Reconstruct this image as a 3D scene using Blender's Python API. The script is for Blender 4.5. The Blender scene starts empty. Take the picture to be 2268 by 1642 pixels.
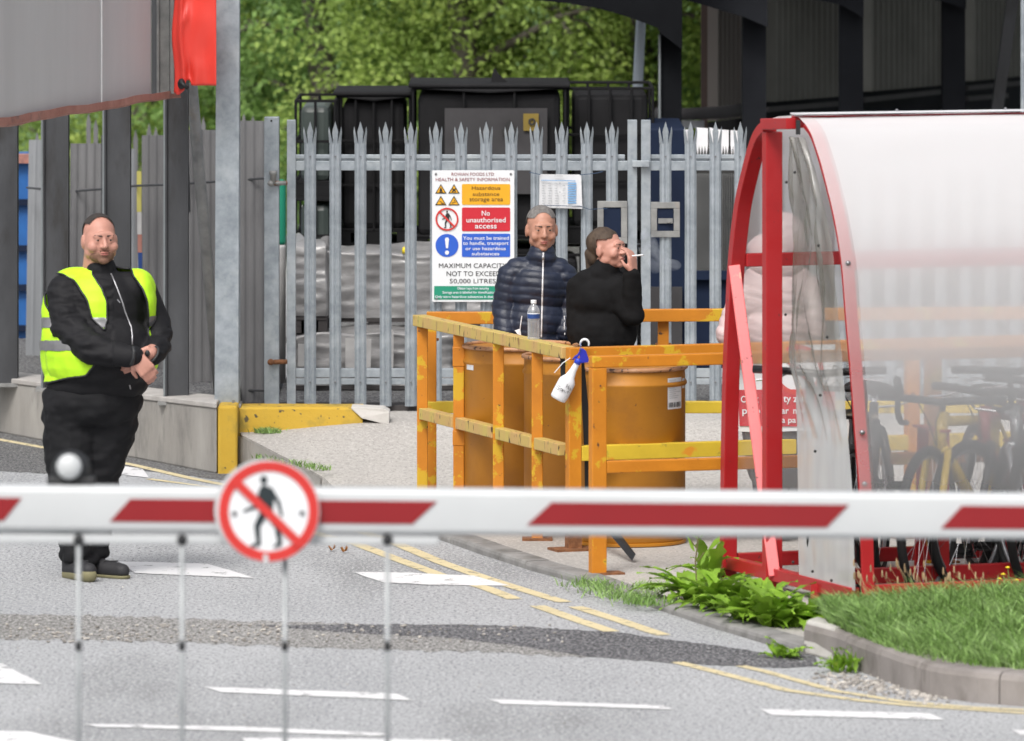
import bpy, bmesh, math, random
from mathutils import Vector, Matrix, noise
R = math.radians
random.seed(7)
S = bpy.context.scene
COL = S.collection
# ------------------------------------------------------------------ camera, world, sun, exposure
FPX, CAMH, YH, CX = 16000.0, 3.6, -400.0, 1134.0     # focal length in photo pixels (2268 wide), eye height, horizon row
cam_d = bpy.data.cameras.new('camera'); cam = bpy.data.objects.new('camera', cam_d); COL.objects.link(cam)
cam.location = (0, 0, CAMH); cam.rotation_euler = (R(90), 0, 0)
cam_d.sensor_width = 36; cam_d.sensor_fit = 'HORIZONTAL'
cam_d.lens = 36 * FPX / 2268
cam_d.shift_y = (YH - 821) / 2268
cam_d.clip_start = 1; cam_d.clip_end = 600
cam_d.dof.use_dof = True; cam_d.dof.focus_distance = 37.3; cam_d.dof.aperture_fstop = cam_d.lens / 1000 / .054
S.camera = cam
W = bpy.data.worlds.new('World'); S.world = W; W.use_nodes = True
nt = W.node_tree; nt.nodes.clear()
sky = nt.nodes.new('ShaderNodeTexSky'); sky.sky_type = 'NISHITA'; sky.sun_disc = False
SUN_EL, SUN_AZ = 52, 200
sky.sun_elevation = R(SUN_EL); sky.sun_rotation = R(SUN_AZ); sky.dust_density = 6; sky.air_density = 1.0; sky.ozone_density = .6
hs = nt.nodes.new('ShaderNodeHueSaturation'); hs.inputs['Saturation'].default_value = .32
bg = nt.nodes.new('ShaderNodeBackground'); bg.inputs['Strength'].default_value = .14
wo = nt.nodes.new('ShaderNodeOutputWorld')
nt.links.new(sky.outputs[0], hs.inputs['Color']); nt.links.new(hs.outputs[0], bg.inputs[0]); nt.links.new(bg.outputs[0], wo.inputs[0])
sl = bpy.data.lights.new('sun', 'SUN'); so = bpy.data.objects.new('sun', sl); COL.objects.link(so)
sl.energy = 1.25; sl.angle = R(16); sl.color = (1, .97, .93)
sd = Vector((math.sin(R(SUN_AZ)) * math.cos(R(SUN_EL)), math.cos(R(SUN_AZ)) * math.cos(R(SUN_EL)), math.sin(R(SUN_EL))))
so.rotation_euler = sd.to_track_quat('Z', 'Y').to_euler()
S.view_settings.view_transform = 'Standard'; S.view_settings.look = 'None'
S.view_settings.exposure = .35; S.view_settings.gamma = 1
S.render.engine = 'CYCLES'
S.cycles.use_denoising = True
S.cycles.transparent_max_bounces = 24; S.cycles.max_bounces = 8
# ------------------------------------------------------------------ helpers
def P(u, v, Y):
    return Vector(((u - CX) * Y / FPX, Y, CAMH - (v - YH) * Y / FPX))
def G(u, v, z=0.0):
    return P(u, v, FPX * (CAMH - z) / (v - YH))
def tag(o, label=None, cat=None, group=None, kind=None):
    if label: o['label'] = label
    if cat: o['category'] = cat
    if group: o['group'] = group
    if kind: o['kind'] = kind
    return o
def thing(name, label, cat, loc=(0, 0, 0), group=None):
    o = bpy.data.objects.new(name, None); COL.objects.link(o); o.location = loc
    o.empty_display_size = .1
    return tag(o, label, cat, group)
def put(name, me, m, parent=None):
    o = bpy.data.objects.new(name, me); COL.objects.link(o)
    if m is not None:
        me.materials.clear(); me.materials.append(m)
    if parent is not None:
        o.parent = parent
        off = Vector((0, 0, 0)); p = parent
        while p is not None:
            off += p.location; p = p.parent
        o.location = -off
    return o
class MB:
    """collects shapes in world space and links them as one mesh object"""
    def __init__(s): s.v = []; s.f = []
    def add(s, vs, fs):
        n = len(s.v); s.v += [tuple(a) for a in vs]; s.f += [tuple(i + n for i in f) for f in fs]; return s
    def box(s, a, b):
        x0, y0, z0 = a; x1, y1, z1 = b
        return s.hexa([(x0, y0, z0), (x1, y0, z0), (x1, y1, z0), (x0, y1, z0), (x0, y0, z1), (x1, y0, z1), (x1, y1, z1), (x0, y1, z1)])
    def hexa(s, v):
        return s.add(v, [(0, 3, 2, 1), (4, 5, 6, 7), (0, 1, 5, 4), (1, 2, 6, 5), (2, 3, 7, 6), (3, 0, 4, 7)])
    def bar(s, p, q, w, h, up=(0, 0, 1)):
        """rectangular bar from p to q: w across, h along up"""
        p = Vector(p); q = Vector(q); d = (q - p).normalized(); up = Vector(up)
        if abs(d.dot(up.normalized())) > .98: up = Vector((0, 1, 0))
        sx = d.cross(up).normalized(); uz = sx.cross(d).normalized()
        vs = []
        for c in (p, q):
            for a, b in ((-1, -1), (1, -1), (1, 1), (-1, 1)): vs.append(c + sx * (a * w / 2) + uz * (b * h / 2))
        return s.add(vs, [(3, 2, 1, 0), (4, 5, 6, 7), (0, 1, 5, 4), (1, 2, 6, 5), (2, 3, 7, 6), (3, 0, 4, 7)])
    def prism(s, pts, d):
        """closed polygon pts extruded by vector d"""
        n = len(pts); d = Vector(d); pts = [Vector(p) for p in pts]
        vs = pts + [p + d for p in pts]
        return s.add(vs, [tuple(range(n)), tuple(range(2 * n - 1, n - 1, -1))] + [(i, i + n, (i + 1) % n + n, (i + 1) % n) for i in range(n)])
    def sheet(s, pts):
        return s.add(pts, [tuple(range(len(pts)))])
    def tube(s, path, r, n=10, cap=True, closed=False):
        path = [Vector(p) for p in path]; m = len(path)
        rr = r if isinstance(r, (list, tuple)) else [r] * m
        base = len(s.v); prev = None
        for i, p in enumerate(path):
            if closed: t = path[(i + 1) % m] - path[i - 1]
            else: t = path[min(i + 1, m - 1)] - path[max(i - 1, 0)]
            t = t.normalized()
            if prev is None: a = t.orthogonal().normalized()
            else:
                a = prev - t * prev.dot(t); a = a.normalized() if a.length > 1e-6 else t.orthogonal().normalized()
            prev = a; b = t.cross(a)
            for k in range(n):
                an = 2 * math.pi * k / n
                s.v.append(tuple(p + (a * math.cos(an) + b * math.sin(an)) * rr[i]))
        for i in range(m if closed else m - 1):
            j = (i + 1) % m
            for k in range(n):
                k2 = (k + 1) % n
                s.f.append((base + i * n + k, base + i * n + k2, base + j * n + k2, base + j * n + k))
        if cap and not closed:
            s.f.append(tuple(base + k for k in range(n - 1, -1, -1)))
            s.f.append(tuple(base + (m - 1) * n + k for k in range(n)))
        return s
    def lathe(s, c, prof, n=32, axis=(0, 0, 1), rot=None):
        """prof = [(r, h)...] round axis at c"""
        c = Vector(c); q = Vector((0, 0, 1)).rotation_difference(Vector(axis)); base = len(s.v)
        for r, h in prof:
            for k in range(n):
                a = 2 * math.pi * k / n
                s.v.append(tuple(c + q @ Vector((r * math.cos(a), r * math.sin(a), h))))
        for i in range(len(prof) - 1):
            for k in range(n):
                k2 = (k + 1) % n
                s.f.append((base + i * n + k, base + i * n + k2, base + (i + 1) * n + k2, base + (i + 1) * n + k))
        s.f.append(tuple(base + k for k in range(n - 1, -1, -1)))
        s.f.append(tuple(base + (len(prof) - 1) * n + k for k in range(n)))
        return s
    def ell(s, c, r, rot=None, nu=20, nv=12):
        c = Vector(c); base = len(s.v); M = rot if rot is not None else Matrix.Identity(3)
        vs = [Vector((0, 0, -1))]
        for i in range(1, nv):
            t = -math.pi / 2 + math.pi * i / nv
            for k in range(nu):
                a = 2 * math.pi * k / nu
                vs.append(Vector((math.cos(t) * math.cos(a), math.cos(t) * math.sin(a), math.sin(t))))
        vs.append(Vector((0, 0, 1)))
        for v in vs: s.v.append(tuple(c + M @ Vector((v.x * r[0], v.y * r[1], v.z * r[2]))))
        for k in range(nu):
            k2 = (k + 1) % nu
            s.f.append((base, base + 1 + k2, base + 1 + k))
            for i in range(nv - 2):
                a = base + 1 + i * nu
                s.f.append((a + k, a + k2, a + nu + k2, a + nu + k))
            t = base + 1 + (nv - 2) * nu
            s.f.append((t + k, t + k2, base + len(vs) - 1))
        return s
    def cap(s, p, r1, q, r2, n=16):
        """tapered capsule"""
        p = Vector(p); q = Vector(q); d = (q - p).normalized(); L = (q - p).length
        path = []; rr = []
        for i in range(7):
            a = -math.pi / 2 + i * math.pi / 2 / 6
            path.append(p + d * (math.sin(a) * r1)); rr.append(max(math.cos(a) * r1, r1 * .04))
        for i in range(7):
            a = i * math.pi / 2 / 6
            path.append(q + d * (math.sin(a) * r2)); rr.append(max(math.cos(a) * r2, r2 * .04))
        base = len(s.v); a0 = d.orthogonal().normalized(); b0 = d.cross(a0)
        for c, r in zip(path, rr):
            for k in range(n):
                an = 2 * math.pi * k / n
                s.v.append(tuple(c + (a0 * math.cos(an) + b0 * math.sin(an)) * r))
        for i in range(len(path) - 1):
            for k in range(n):
                k2 = (k + 1) % n
                s.f.append((base + i * n + k, base + i * n + k2, base + (i + 1) * n + k2, base + (i + 1) * n + k))
        s.f.append(tuple(base + k for k in range(n - 1, -1, -1)))
        s.f.append(tuple(base + (len(path) - 1) * n + k for k in range(n)))
        return s
    def mesh(s, name):
        me = bpy.data.meshes.new(name); me.from_pydata(s.v, [], s.f); me.update(); return me
    def build(s, name, m, parent=None, smooth=False, bevel=0, solid=0, recalc=True):
        me = s.mesh(name)
        if recalc and len(s.f) < 60000:
            bm = bmesh.new(); bm.from_mesh(me); bmesh.ops.recalc_face_normals(bm, faces=bm.faces); bm.to_mesh(me); bm.free()
        if smooth: me.polygons.foreach_set('use_smooth', [True] * len(me.polygons))
        o = put(name, me, m, parent)
        if solid:
            md = o.modifiers.new('s', 'SOLIDIFY'); md.thickness = solid; md.offset = 0
        if bevel:
            md = o.modifiers.new('b', 'BEVEL'); md.width = bevel; md.segments = 2; md.limit_method = 'ANGLE'
        return o
    def organic(s, voxel=.01, sm=6, factor=.5):
        """union of the collected closed shapes as one continuous smooth mesh"""
        me = s.mesh('tmp'); o = bpy.data.objects.new('tmp', me); COL.objects.link(o)
        md = o.modifiers.new('r', 'REMESH'); md.mode = 'VOXEL'; md.voxel_size = voxel
        if sm:
            m2 = o.modifiers.new('s', 'SMOOTH'); m2.factor = factor; m2.iterations = sm
        dg = bpy.context.evaluated_depsgraph_get()
        res = bpy.data.meshes.new_from_object(o.evaluated_get(dg))
        bpy.data.objects.remove(o); bpy.data.meshes.remove(me)
        res.polygons.foreach_set('use_smooth', [True] * len(res.polygons))
        return res
def displace(me, fn):
    """moves each vertex along its normal by fn(position, normal)"""
    ns = [v.normal.copy() for v in me.vertices]
    for v, n in zip(me.vertices, ns): v.co = v.co + n * fn(v.co, n)
    me.update()
# ------------------------------------------------------------------ materials
MATS = {}
def pm(name, c, rough=.6, metal=0, c2=None, var=.12, scale=6, bump=0, bscale=40, detail=6, spec=.5, stain=None, sscale=3, sth=.6, ssoft=.08,
       stretch=None, rndisl=0, speck=None, spth=.72, spscale=120, coat=0, transl=0):
    if name in MATS: return MATS[name]
    m = bpy.data.materials.new(name); m.use_nodes = True; MATS[name] = m
    t = m.node_tree; N = t.nodes; L = t.links; b = N['Principled BSDF']
    tc = N.new('ShaderNodeTexCoord'); vec = tc.outputs['Object']
    if stretch:
        mp = N.new('ShaderNodeMapping'); mp.inputs['Scale'].default_value = stretch; L.new(vec, mp.inputs['Vector']); vec = mp.outputs[0]
    def noi(sc, de=6, ro=.6):
        n = N.new('ShaderNodeTexNoise'); n.inputs['Scale'].default_value = sc; n.inputs['Detail'].default_value = de; n.inputs['Roughness'].default_value = ro
        L.new(vec, n.inputs['Vector']); return n.outputs['Fac']
    def ramp(src, a, bb):
        r = N.new('ShaderNodeMapRange'); r.inputs['From Min'].default_value = a; r.inputs['From Max'].default_value = bb; L.new(src, r.inputs['Value']); return r.outputs[0]
    def mix(fac, a, bb):
        x = N.new('ShaderNodeMix'); x.data_type = 'RGBA'; L.new(fac, x.inputs['Factor'])
        for sock, val in ((x.inputs['A'], a), (x.inputs['B'], bb)):
            if isinstance(val, tuple): sock.default_value = (*val, 1)
            else: L.new(val, sock)
        return x.outputs['Result']
    c = tuple(c)
    lo = tuple(max(0, k * (1 - var)) for k in c); hi = c2 if c2 else tuple(min(1, k * (1 + var)) for k in c)
    col = mix(ramp(noi(scale, detail), .3, .7), lo, tuple(hi))
    if rndisl:
        g = N.new('ShaderNodeNewGeometry')
        h = N.new('ShaderNodeHueSaturation'); L.new(col, h.inputs['Color'])
        L.new(ramp(g.outputs['Random Per Island'], -.0, 1.0), h.inputs['Value'])
        mr = h.inputs['Value'].links[0].from_node; mr.inputs['To Min'].default_value = 1 - rndisl; mr.inputs['To Max'].default_value = 1 + rndisl
        col = h.outputs[0]
    if stain: col = mix(ramp(noi(sscale, 8, .65), sth - ssoft, sth + ssoft), col, tuple(stain))
    if speck: col = mix(ramp(noi(spscale, 2, .5), spth - .03, spth + .03), col, tuple(speck))
    L.new(col, b.inputs['Base Color'])
    b.inputs['Roughness'].default_value = rough; b.inputs['Metallic'].default_value = metal
    b.inputs['Specular IOR Level'].default_value = spec; b.inputs['Coat Weight'].default_value = coat
    if bump:
        bp = N.new('ShaderNodeBump'); bp.inputs['Strength'].default_value = bump; bp.inputs['Distance'].default_value = .01
        L.new(noi(bscale, 6), bp.inputs['Height']); L.new(bp.outputs[0], b.inputs['Normal'])
    if transl:          # thin leaves let some light through
        tl = N.new('ShaderNodeBsdfTranslucent'); L.new(col, tl.inputs[0]); mx = N.new('ShaderNodeMixShader'); mx.inputs[0].default_value = transl
        L.new(b.outputs[0], mx.inputs[1]); L.new(tl.outputs[0], mx.inputs[2]); L.new(mx.outputs[0], N['Material Output'].inputs[0])
    return m
def M(k): return MATS[k]
def asphalt(name, lo, hi, patch, light=(.5, .5, .51), dark=(.04, .04, .045), lt=.60, bump=.9):
    m = bpy.data.materials.new(name); m.use_nodes = True; MATS[name] = m
    t = m.node_tree; N = t.nodes; L = t.links; b = N['Principled BSDF']; tc = N.new('ShaderNodeTexCoord')
    def noi(sc, de=4, ro=.6, st=None):
        n = N.new('ShaderNodeTexNoise'); n.inputs['Scale'].default_value = sc; n.inputs['Detail'].default_value = de; n.inputs['Roughness'].default_value = ro
        if st:
            mp = N.new('ShaderNodeMapping'); mp.inputs['Scale'].default_value = st; L.new(tc.outputs['Object'], mp.inputs['Vector']); L.new(mp.outputs[0], n.inputs['Vector'])
        else: L.new(tc.outputs['Object'], n.inputs['Vector'])
        return n.outputs['Fac']
    def rng(src, a, c):
        r = N.new('ShaderNodeMapRange'); r.inputs['From Min'].default_value = a; r.inputs['From Max'].default_value = c; L.new(src, r.inputs['Value']); return r.outputs[0]
    def mix(f, a, c):
        x = N.new('ShaderNodeMix'); x.data_type = 'RGBA'; L.new(f, x.inputs['Factor'])
        for sock, val in ((x.inputs['A'], a), (x.inputs['B'], c)):
            if isinstance(val, tuple): sock.default_value = (*val, 1)
            else: L.new(val, sock)
        return x.outputs['Result']
    col = mix(rng(noi(1.1, 5, .6, (1, .35, 1)), .35, .65), lo, hi)
    col = mix(rng(noi(.45, 6, .6, (1, .3, 1)), .52, .62), col, patch)
    fine = noi(58, 4, .75, (1, .6, 1))
    col = mix(rng(fine, .51, lt), col, light)
    f2 = noi(60, 3, .7, (1, .5, 1))
    col = mix(rng(f2, .54, .60), col, dark)
    vo = N.new('ShaderNodeTexVoronoi'); vo.inputs['Scale'].default_value = 9
    L.new(tc.outputs['Object'], vo.inputs['Vector'])
    L.new(col, b.inputs['Base Color']); b.inputs['Roughness'].default_value = .85; b.inputs['Specular IOR Level'].default_value = .3
    bp = N.new('ShaderNodeBump'); bp.inputs['Strength'].default_value = bump; bp.inputs['Distance'].default_value = .012
    L.new(fine, bp.inputs['Height']); L.new(bp.outputs[0], b.inputs['Normal'])
    return m
asphalt('asphalt', (.325, .333, .345), (.395, .403, .415), (.235, .24, .245), light=(.53, .54, .55), dark=(.19, .193, .20), bump=.45)
asphalt('asphalt_new', (.085, .085, .092), (.12, .12, .128), (.07, .07, .075), light=(.34, .34, .35), dark=(.02, .02, .025), lt=.58)
asphalt('asphalt_old', (.22, .215, .205), (.29, .285, .275), (.16, .155, .15), light=(.50, .49, .48), dark=(.05, .05, .05), lt=.56, bump=1.0)
asphalt('asphalt_side', (.10, .10, .105), (.15, .15, .15), (.13, .13, .13), light=(.3, .3, .3), dark=(.04, .04, .04))
asphalt('paving', (.37, .35, .33), (.46, .44, .41), (.33, .32, .305), light=(.49, .47, .445), dark=(.33, .315, .295), bump=.12)
def worn(name, c, amount, sc=9, dirt=.85):
    m = bpy.data.materials.new(name); m.use_nodes = True; MATS[name] = m
    t = m.node_tree; N = t.nodes; L = t.links; b = N['Principled BSDF']
    tc = N.new('ShaderNodeTexCoord')
    n = N.new('ShaderNodeTexNoise'); n.inputs['Scale'].default_value = sc; n.inputs['Detail'].default_value = 10; n.inputs['Roughness'].default_value = .72
    L.new(tc.outputs['Object'], n.inputs['Vector'])
    n2 = N.new('ShaderNodeTexNoise'); n2.inputs['Scale'].default_value = 2.2; n2.inputs['Detail'].default_value = 6
    L.new(tc.outputs['Object'], n2.inputs['Vector'])
    x = N.new('ShaderNodeMix'); x.data_type = 'RGBA'; L.new(n2.outputs['Fac'], x.inputs['Factor'])
    x.inputs['A'].default_value = (*[k * dirt * .84 for k in c], 1); x.inputs['B'].default_value = (*c, 1)
    L.new(x.outputs['Result'], b.inputs['Base Color']); b.inputs['Roughness'].default_value = .75
    tr = N.new('ShaderNodeBsdfTransparent'); mx = N.new('ShaderNodeMixShader')
    r = N.new('ShaderNodeMapRange'); r.inputs['From Min'].default_value = amount - .02; r.inputs['From Max'].default_value = amount + .04
    L.new(n.outputs['Fac'], r.inputs['Value']); L.new(r.outputs[0], mx.inputs['Fac'])
    L.new(tr.outputs[0], mx.inputs[1]); L.new(b.outputs[0], mx.inputs[2]); L.new(mx.outputs[0], N['Material Output'].inputs[0])
    return m
worn('white_marking', (.80, .80, .81), .385)
worn('yellow_marking', (.72, .62, .38), .40, 14)
worn('pale_smear', (.5, .5, .5), .55, 30)
pm('galv', (.27, .31, .345), .42, .35, c2=(.40, .44, .48), scale=14, var=.1, bump=.06, bscale=30, stain=(.46, .5, .52), sscale=5, sth=.62, ssoft=.12)
pm('galv_dull', (.21, .215, .215), .6, .25, c2=(.34, .34, .33), scale=9, stain=(.3, .22, .15), sscale=3, sth=.72, ssoft=.1, bump=.08)
pm('steel_dark', (.045, .047, .052), .6, .2, c2=(.075, .078, .085), scale=5, bump=.1, bscale=25, stain=(.03, .028, .027), sscale=4, stretch=(1, 1, .3))
pm('steel_edge', (.2, .22, .23), .5, .3)
pm('rust', (.13, .05, .02), .85, 0, c2=(.28, .12, .05), scale=40, bump=.4, bscale=90)
pm('hoarding', (.13, .13, .135), .8, .0, c2=(.20, .20, .205), scale=3, stretch=(1, 1, .25), bump=.1, bscale=20, stain=(.10, .10, .105), sscale=2.5, sth=.60)
pm('hoarding_light', (.22, .235, .25), .6, .1, c2=(.28, .29, .305), scale=3, stretch=(1, 1, .25), stain=(.16, .165, .17), sscale=2)
pm('fascia', (.50, .50, .51), .6, .0, var=.05, scale=2, stretch=(1, 1, .15), c2=(.55, .55, .56))
pm('fascia_seam', (.66, .67, .68), .5)
pm('trim_red', (.34, .13, .10), .6, c2=(.42, .2, .16), scale=10, stain=(.1, .07, .07), sscale=6, sth=.64)
pm('red_sheet', (.72, .05, .035), .38, var=.07, scale=2, bump=.08, bscale=6, coat=.2)
pm('rail_paint', (.53, .185, .007), .55, c2=(.60, .22, .010), scale=5, stain=(.57, .35, .016), sscale=6, sth=.575, ssoft=.012, speck=(.10, .045, .02), spth=.72, spscale=24, bump=.08, bscale=60)
pm('rail_paint_side', (.60, .36, .15), .6, c2=(.52, .43, .10), scale=9, stain=(.2, .08, .04), sscale=14, sth=.66, ssoft=.05, speck=(.07, .04, .02), spth=.66, spscale=40, stretch=(1, 1, .3))
pm('rail_yellow', (.60, .42, .03), .5, c2=(.66, .47, .035), scale=5, stain=(.16, .13, .04), sscale=12, sth=.64, ssoft=.07, speck=(.62, .25, .02), spth=.66, spscale=9)
pm('drum_paint', (.42, .165, .010), .5, c2=(.48, .20, .014), scale=2.5, stain=(.30, .12, .02), sscale=3, sth=.66, ssoft=.12, speck=(.17, .07, .02), spth=.745, spscale=45, bump=.12, bscale=4)
pm('drum_rim', (.56, .33, .2), .45, c2=(.40, .18, .07), scale=22, speck=(.1, .05, .03), spth=.62, spscale=40)
pm('arm_white', (.50, .52, .53), .38, var=.03, scale=2, c2=(.54, .56, .57))
pm('arm_red', (.24, .008, .012), .4, var=.06, scale=3)
pm('sign_white', (.72, .74, .76), .4, var=.03)
pm('sign_red', (.56, .035, .03), .4, var=.05)
pm('sign_black', (.015, .025, .03), .5)
pm('rod', (.30, .32, .33), .45, .3, c2=(.42, .44, .45), scale=8)
pm('dark_plastic', (.014, .015, .017), .5)
pm('shelter_red', (.37, .012, .015), .4, c2=(.43, .018, .021), scale=3, stain=(.33, .02, .025), sscale=3, sth=.6, ssoft=.15, speck=(.06, .03, .03), spth=.74, spscale=36, coat=.12, spec=.35, bump=.03, bscale=30)
pm('shelter_red_lit', (.72, .12, .13), .35, c2=(.78, .16, .16), scale=3, stain=(.76, .30, .23), sscale=3.2, sth=.62, ssoft=.01, speck=(.12, .04, .04), spth=.70, spscale=30, coat=.3)  # the shelter's red with its glossy reflection lightened into the colour
pm('bolt', (.25, .25, .26), .35, .8)
pm('concrete', (.29, .275, .255), .9, c2=(.37, .355, .33), scale=3, stretch=(1.3, 1.3, .45), stain=(.14, .135, .13), sscale=3.5, sth=.62, ssoft=.1, bump=.25, bscale=50)
pm('concrete_pale', (.5, .48, .45), .9, c2=(.6, .58, .55), scale=6, bump=.2, stain=(.3, .29, .27), sth=.64)
pm('kerb_yellow', (.58, .36, .03), .8, c2=(.52, .34, .04), scale=5, stain=(.30, .22, .04), sscale=5, sth=.60, ssoft=.08, speck=(.1, .08, .04), spth=.68, spscale=26, bump=.35, bscale=45)
pm('kerb_grey', (.20, .195, .19), .9, c2=(.29, .285, .275), scale=6, bump=.3, bscale=60, stain=(.13, .125, .115), sscale=4)
pm('kerb_brown', (.21, .19, .178), .9, c2=(.30, .275, .26), scale=5, bump=.3, bscale=60, stain=(.12, .105, .09), sscale=4, stretch=(1, 1, .6))
pm('kerb_top', (.38, .36, .34), .9, c2=(.46, .44, .42), scale=9, bump=.3, bscale=60)
pm('soil', (.09, .07, .045), .95, c2=(.14, .11, .07), scale=20, bump=.5)
pm('grass', (.15, .30, .045), .42, c2=(.36, .52, .20), scale=9, rndisl=.55, spec=.5, transl=.35)
pm('grass_dry', (.33, .22, .11), .7, c2=(.42, .3, .18), rndisl=.3)
pm('dock', (.17, .33, .025), .5, c2=(.27, .46, .04), scale=7, rndisl=.25, bump=.3, bscale=60, spec=.5, stain=(.25, .10, .03), sscale=9, sth=.74, transl=.25)
pm('stem', (.14, .12, .05), .7)
pm('petal', (.8, .62, .02), .6)
pm('leaf_a', (.25, .38, .09), .6, c2=(.42, .55, .14), scale=1.5, rndisl=.2, spec=.4, stain=(.44, .54, .12), sscale=.9, sth=.62, ssoft=.1, transl=.48)
pm('leaf_b', (.18, .32, .09), .6, c2=(.30, .46, .14), scale=1.2, rndisl=.2, spec=.3, transl=.48)
pm('leaf_c', (.30, .44, .09), .6, c2=(.46, .60, .13), scale=1.3, rndisl=.2, spec=.4, stain=(.14, .25, .06), sscale=1.1, sth=.57, ssoft=.08, transl=.48)
pm('bark', (.10, .085, .07), .9, c2=(.17, .15, .13), scale=8, bump=.5)
pm('bank', (.07, .13, .04), .95, c2=(.12, .2, .06), scale=1)
pm('cage', (.012, .012, .013), .8, .0, spec=.15)
pm('tank_dark', (.012, .012, .013), .75, c2=(.022, .022, .024), scale=2, spec=.15)
pm('tank_green', (.045, .06, .055), .4, c2=(.07, .085, .08), scale=2)
pm('placard', (.05, .048, .05), .8, c2=(.065, .063, .066), scale=3, spec=.2)
pm('placard_yellow', (.20, .14, .02), .6)
pm('wrap', (.19, .187, .187), .3, c2=(.33, .325, .325), scale=3, stretch=(1, 1, 2), bump=.7, bscale=7, spec=.9, stain=(.16, .16, .165), sscale=1.6, sth=.60, ssoft=.08)
pm('sack', (.45, .44, .44), .5, c2=(.55, .55, .54), scale=6, bump=.3, bscale=8)
pm('sack_yellow', (.5, .45, .12), .5)
pm('pallet', (.05, .045, .045), .8)
pm('navy_steel', (.006, .012, .032), .7, c2=(.009, .018, .045), scale=2, spec=.2)
pm('blue_steel', (.012, .10, .33), .5, c2=(.015, .12, .38))
pm('black_steel', (.022, .021, .02), .6, c2=(.03, .03, .03))
pm('corr_light', (.16, .165, .165), .5, c2=(.22, .225, .225))
pm('white_sheet', (.8, .8, .82), .5)
pm('cladding', (.20, .202, .185), .9, c2=(.27, .272, .25), scale=1, spec=.12)
pm('cladding_brown', (.17, .155, .14), .7, c2=(.16, .145, .135), scale=1)
pm('pole_pale', (.40, .46, .53), .45, c2=(.46, .52, .58), scale=3)
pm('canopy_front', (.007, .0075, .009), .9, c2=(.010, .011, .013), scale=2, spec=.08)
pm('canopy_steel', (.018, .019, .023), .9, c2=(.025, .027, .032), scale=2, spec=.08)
pm('gutter', (.08, .077, .08), .8, spec=.2)
pm('brown', (.05, .03, .025), .7)
pm('bin_grey', (.06, .062, .066), .55, c2=(.08, .082, .088))
pm('skin', (.42, .21, .145), .5, c2=(.48, .25, .18), scale=9, bump=.05, bscale=80, spec=.4)
pm('skin_pink', (.46, .225, .17), .5, c2=(.54, .275, .215), scale=9, bump=.05, bscale=80, spec=.4)
pm('lips', (.38, .13, .11), .5)
pm('hair_brown', (.045, .028, .018), .7, c2=(.075, .05, .032), scale=30, stretch=(1, 1, .2), bump=.5, bscale=120)
pm('hair_grey', (.11, .10, .095), .8, c2=(.21, .20, .19), scale=60, bump=.5, bscale=120)
pm('hair_dark', (.02, .016, .014), .7, c2=(.04, .03, .026), scale=30, bump=.5, bscale=120)
pm('stubble', (.17, .085, .055), .75, c2=(.23, .12, .08), scale=40, bump=.3, bscale=200)
pm('eye_white', (.36, .30, .27), .3)
pm('iris', (.03, .02, .015), .2)
pm('black_fleece', (.009, .009, .0095), .95, c2=(.014, .014, .015), scale=8, bump=.35, bscale=14, spec=.1)
pm('softshell', (.009, .009, .011), .7, c2=(.013, .013, .015), scale=7, bump=.4, bscale=12, spec=.22)
pm('trousers', (.009, .0095, .011), .8, c2=(.013, .013, .015), scale=5, bump=.6, bscale=9, spec=.22)
pm('navy_quilt', (.012, .017, .034), .45, c2=(.02, .027, .052), scale=7, bump=.35, bscale=16, spec=.4)
pm('pink_quilt', (.55, .40, .40), .5, c2=(.64, .49, .48), scale=5, bump=.3, bscale=14)
pm('denim', (.02, .03, .06), .8)
pm('hivis', (.45, .82, .02), .6, c2=(.52, .88, .03), scale=4, bump=.5, bscale=7, spec=.3)
pm('reflective', (.17, .17, .18), .35, .3, c2=(.22, .22, .23), scale=6)
pm('zip', (.4, .4, .42), .35, .6)
pm('zip_white', (.62, .62, .64), .5)
pm('shoe', (.02, .02, .023), .7, bump=.3, bscale=80)
pm('sole', (.20, .185, .10), .8)
pm('bottle_blue', (.02, .05, .50), .4)
pm('trigger_blue', (.015, .02, .35), .4)
pm('spray_white', (.68, .69, .72), .4, var=.03)
pm('label_blue', (.02, .06, .22), .4)
pm('label_paper', (.62, .63, .65), .6)
pm('orange_box', (.72, .36, .01), .5, var=.03)
pm('blue_box', (.02, .10, .52), .5, var=.03)
pm('green_box', (.01, .25, .15), .5, var=.03)
pm('red_box', (.52, .015, .03), .5, var=.03)
pm('maroon_ink', (.22, .01, .02), .6)
pm('brown_ink', (.10, .05, .01), .6)
pm('ink', (.02, .02, .02), .6)
pm('light_ink', (.70, .74, .80), .6)
pm('pale_blue_ink', (.20, .38, .62), .6)
pm('faint_ink', (.38, .40, .42), .6)
pm('string', (.03, .06, .12), .7)
pm('tyre', (.018, .018, .019), .8, bump=.3, bscale=90)
pm('rim', (.33, .34, .36), .35, .7)
pm('frame_yellow', (.62, .42, .02), .35, coat=.4)
pm('frame_red', (.42, .015, .03), .35, coat=.4)
pm('frame_black', (.014, .014, .016), .35, coat=.3)
pm('frame_silver', (.42, .43, .45), .3, .6)
pm('frame_blue', (.02, .06, .25), .35, coat=.3)
pm('chrome', (.6, .6, .62), .2, .9)
pm('saddle', (.015, .015, .016), .6)
pm('cyan', (.05, .42, .55), .5)
pm('leaf_brown', (.28, .10, .02), .7, c2=(.4, .18, .04), scale=40)
pm('stone', (.30, .28, .26), .9, c2=(.45, .42, .38), scale=12, rndisl=.5)
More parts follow.
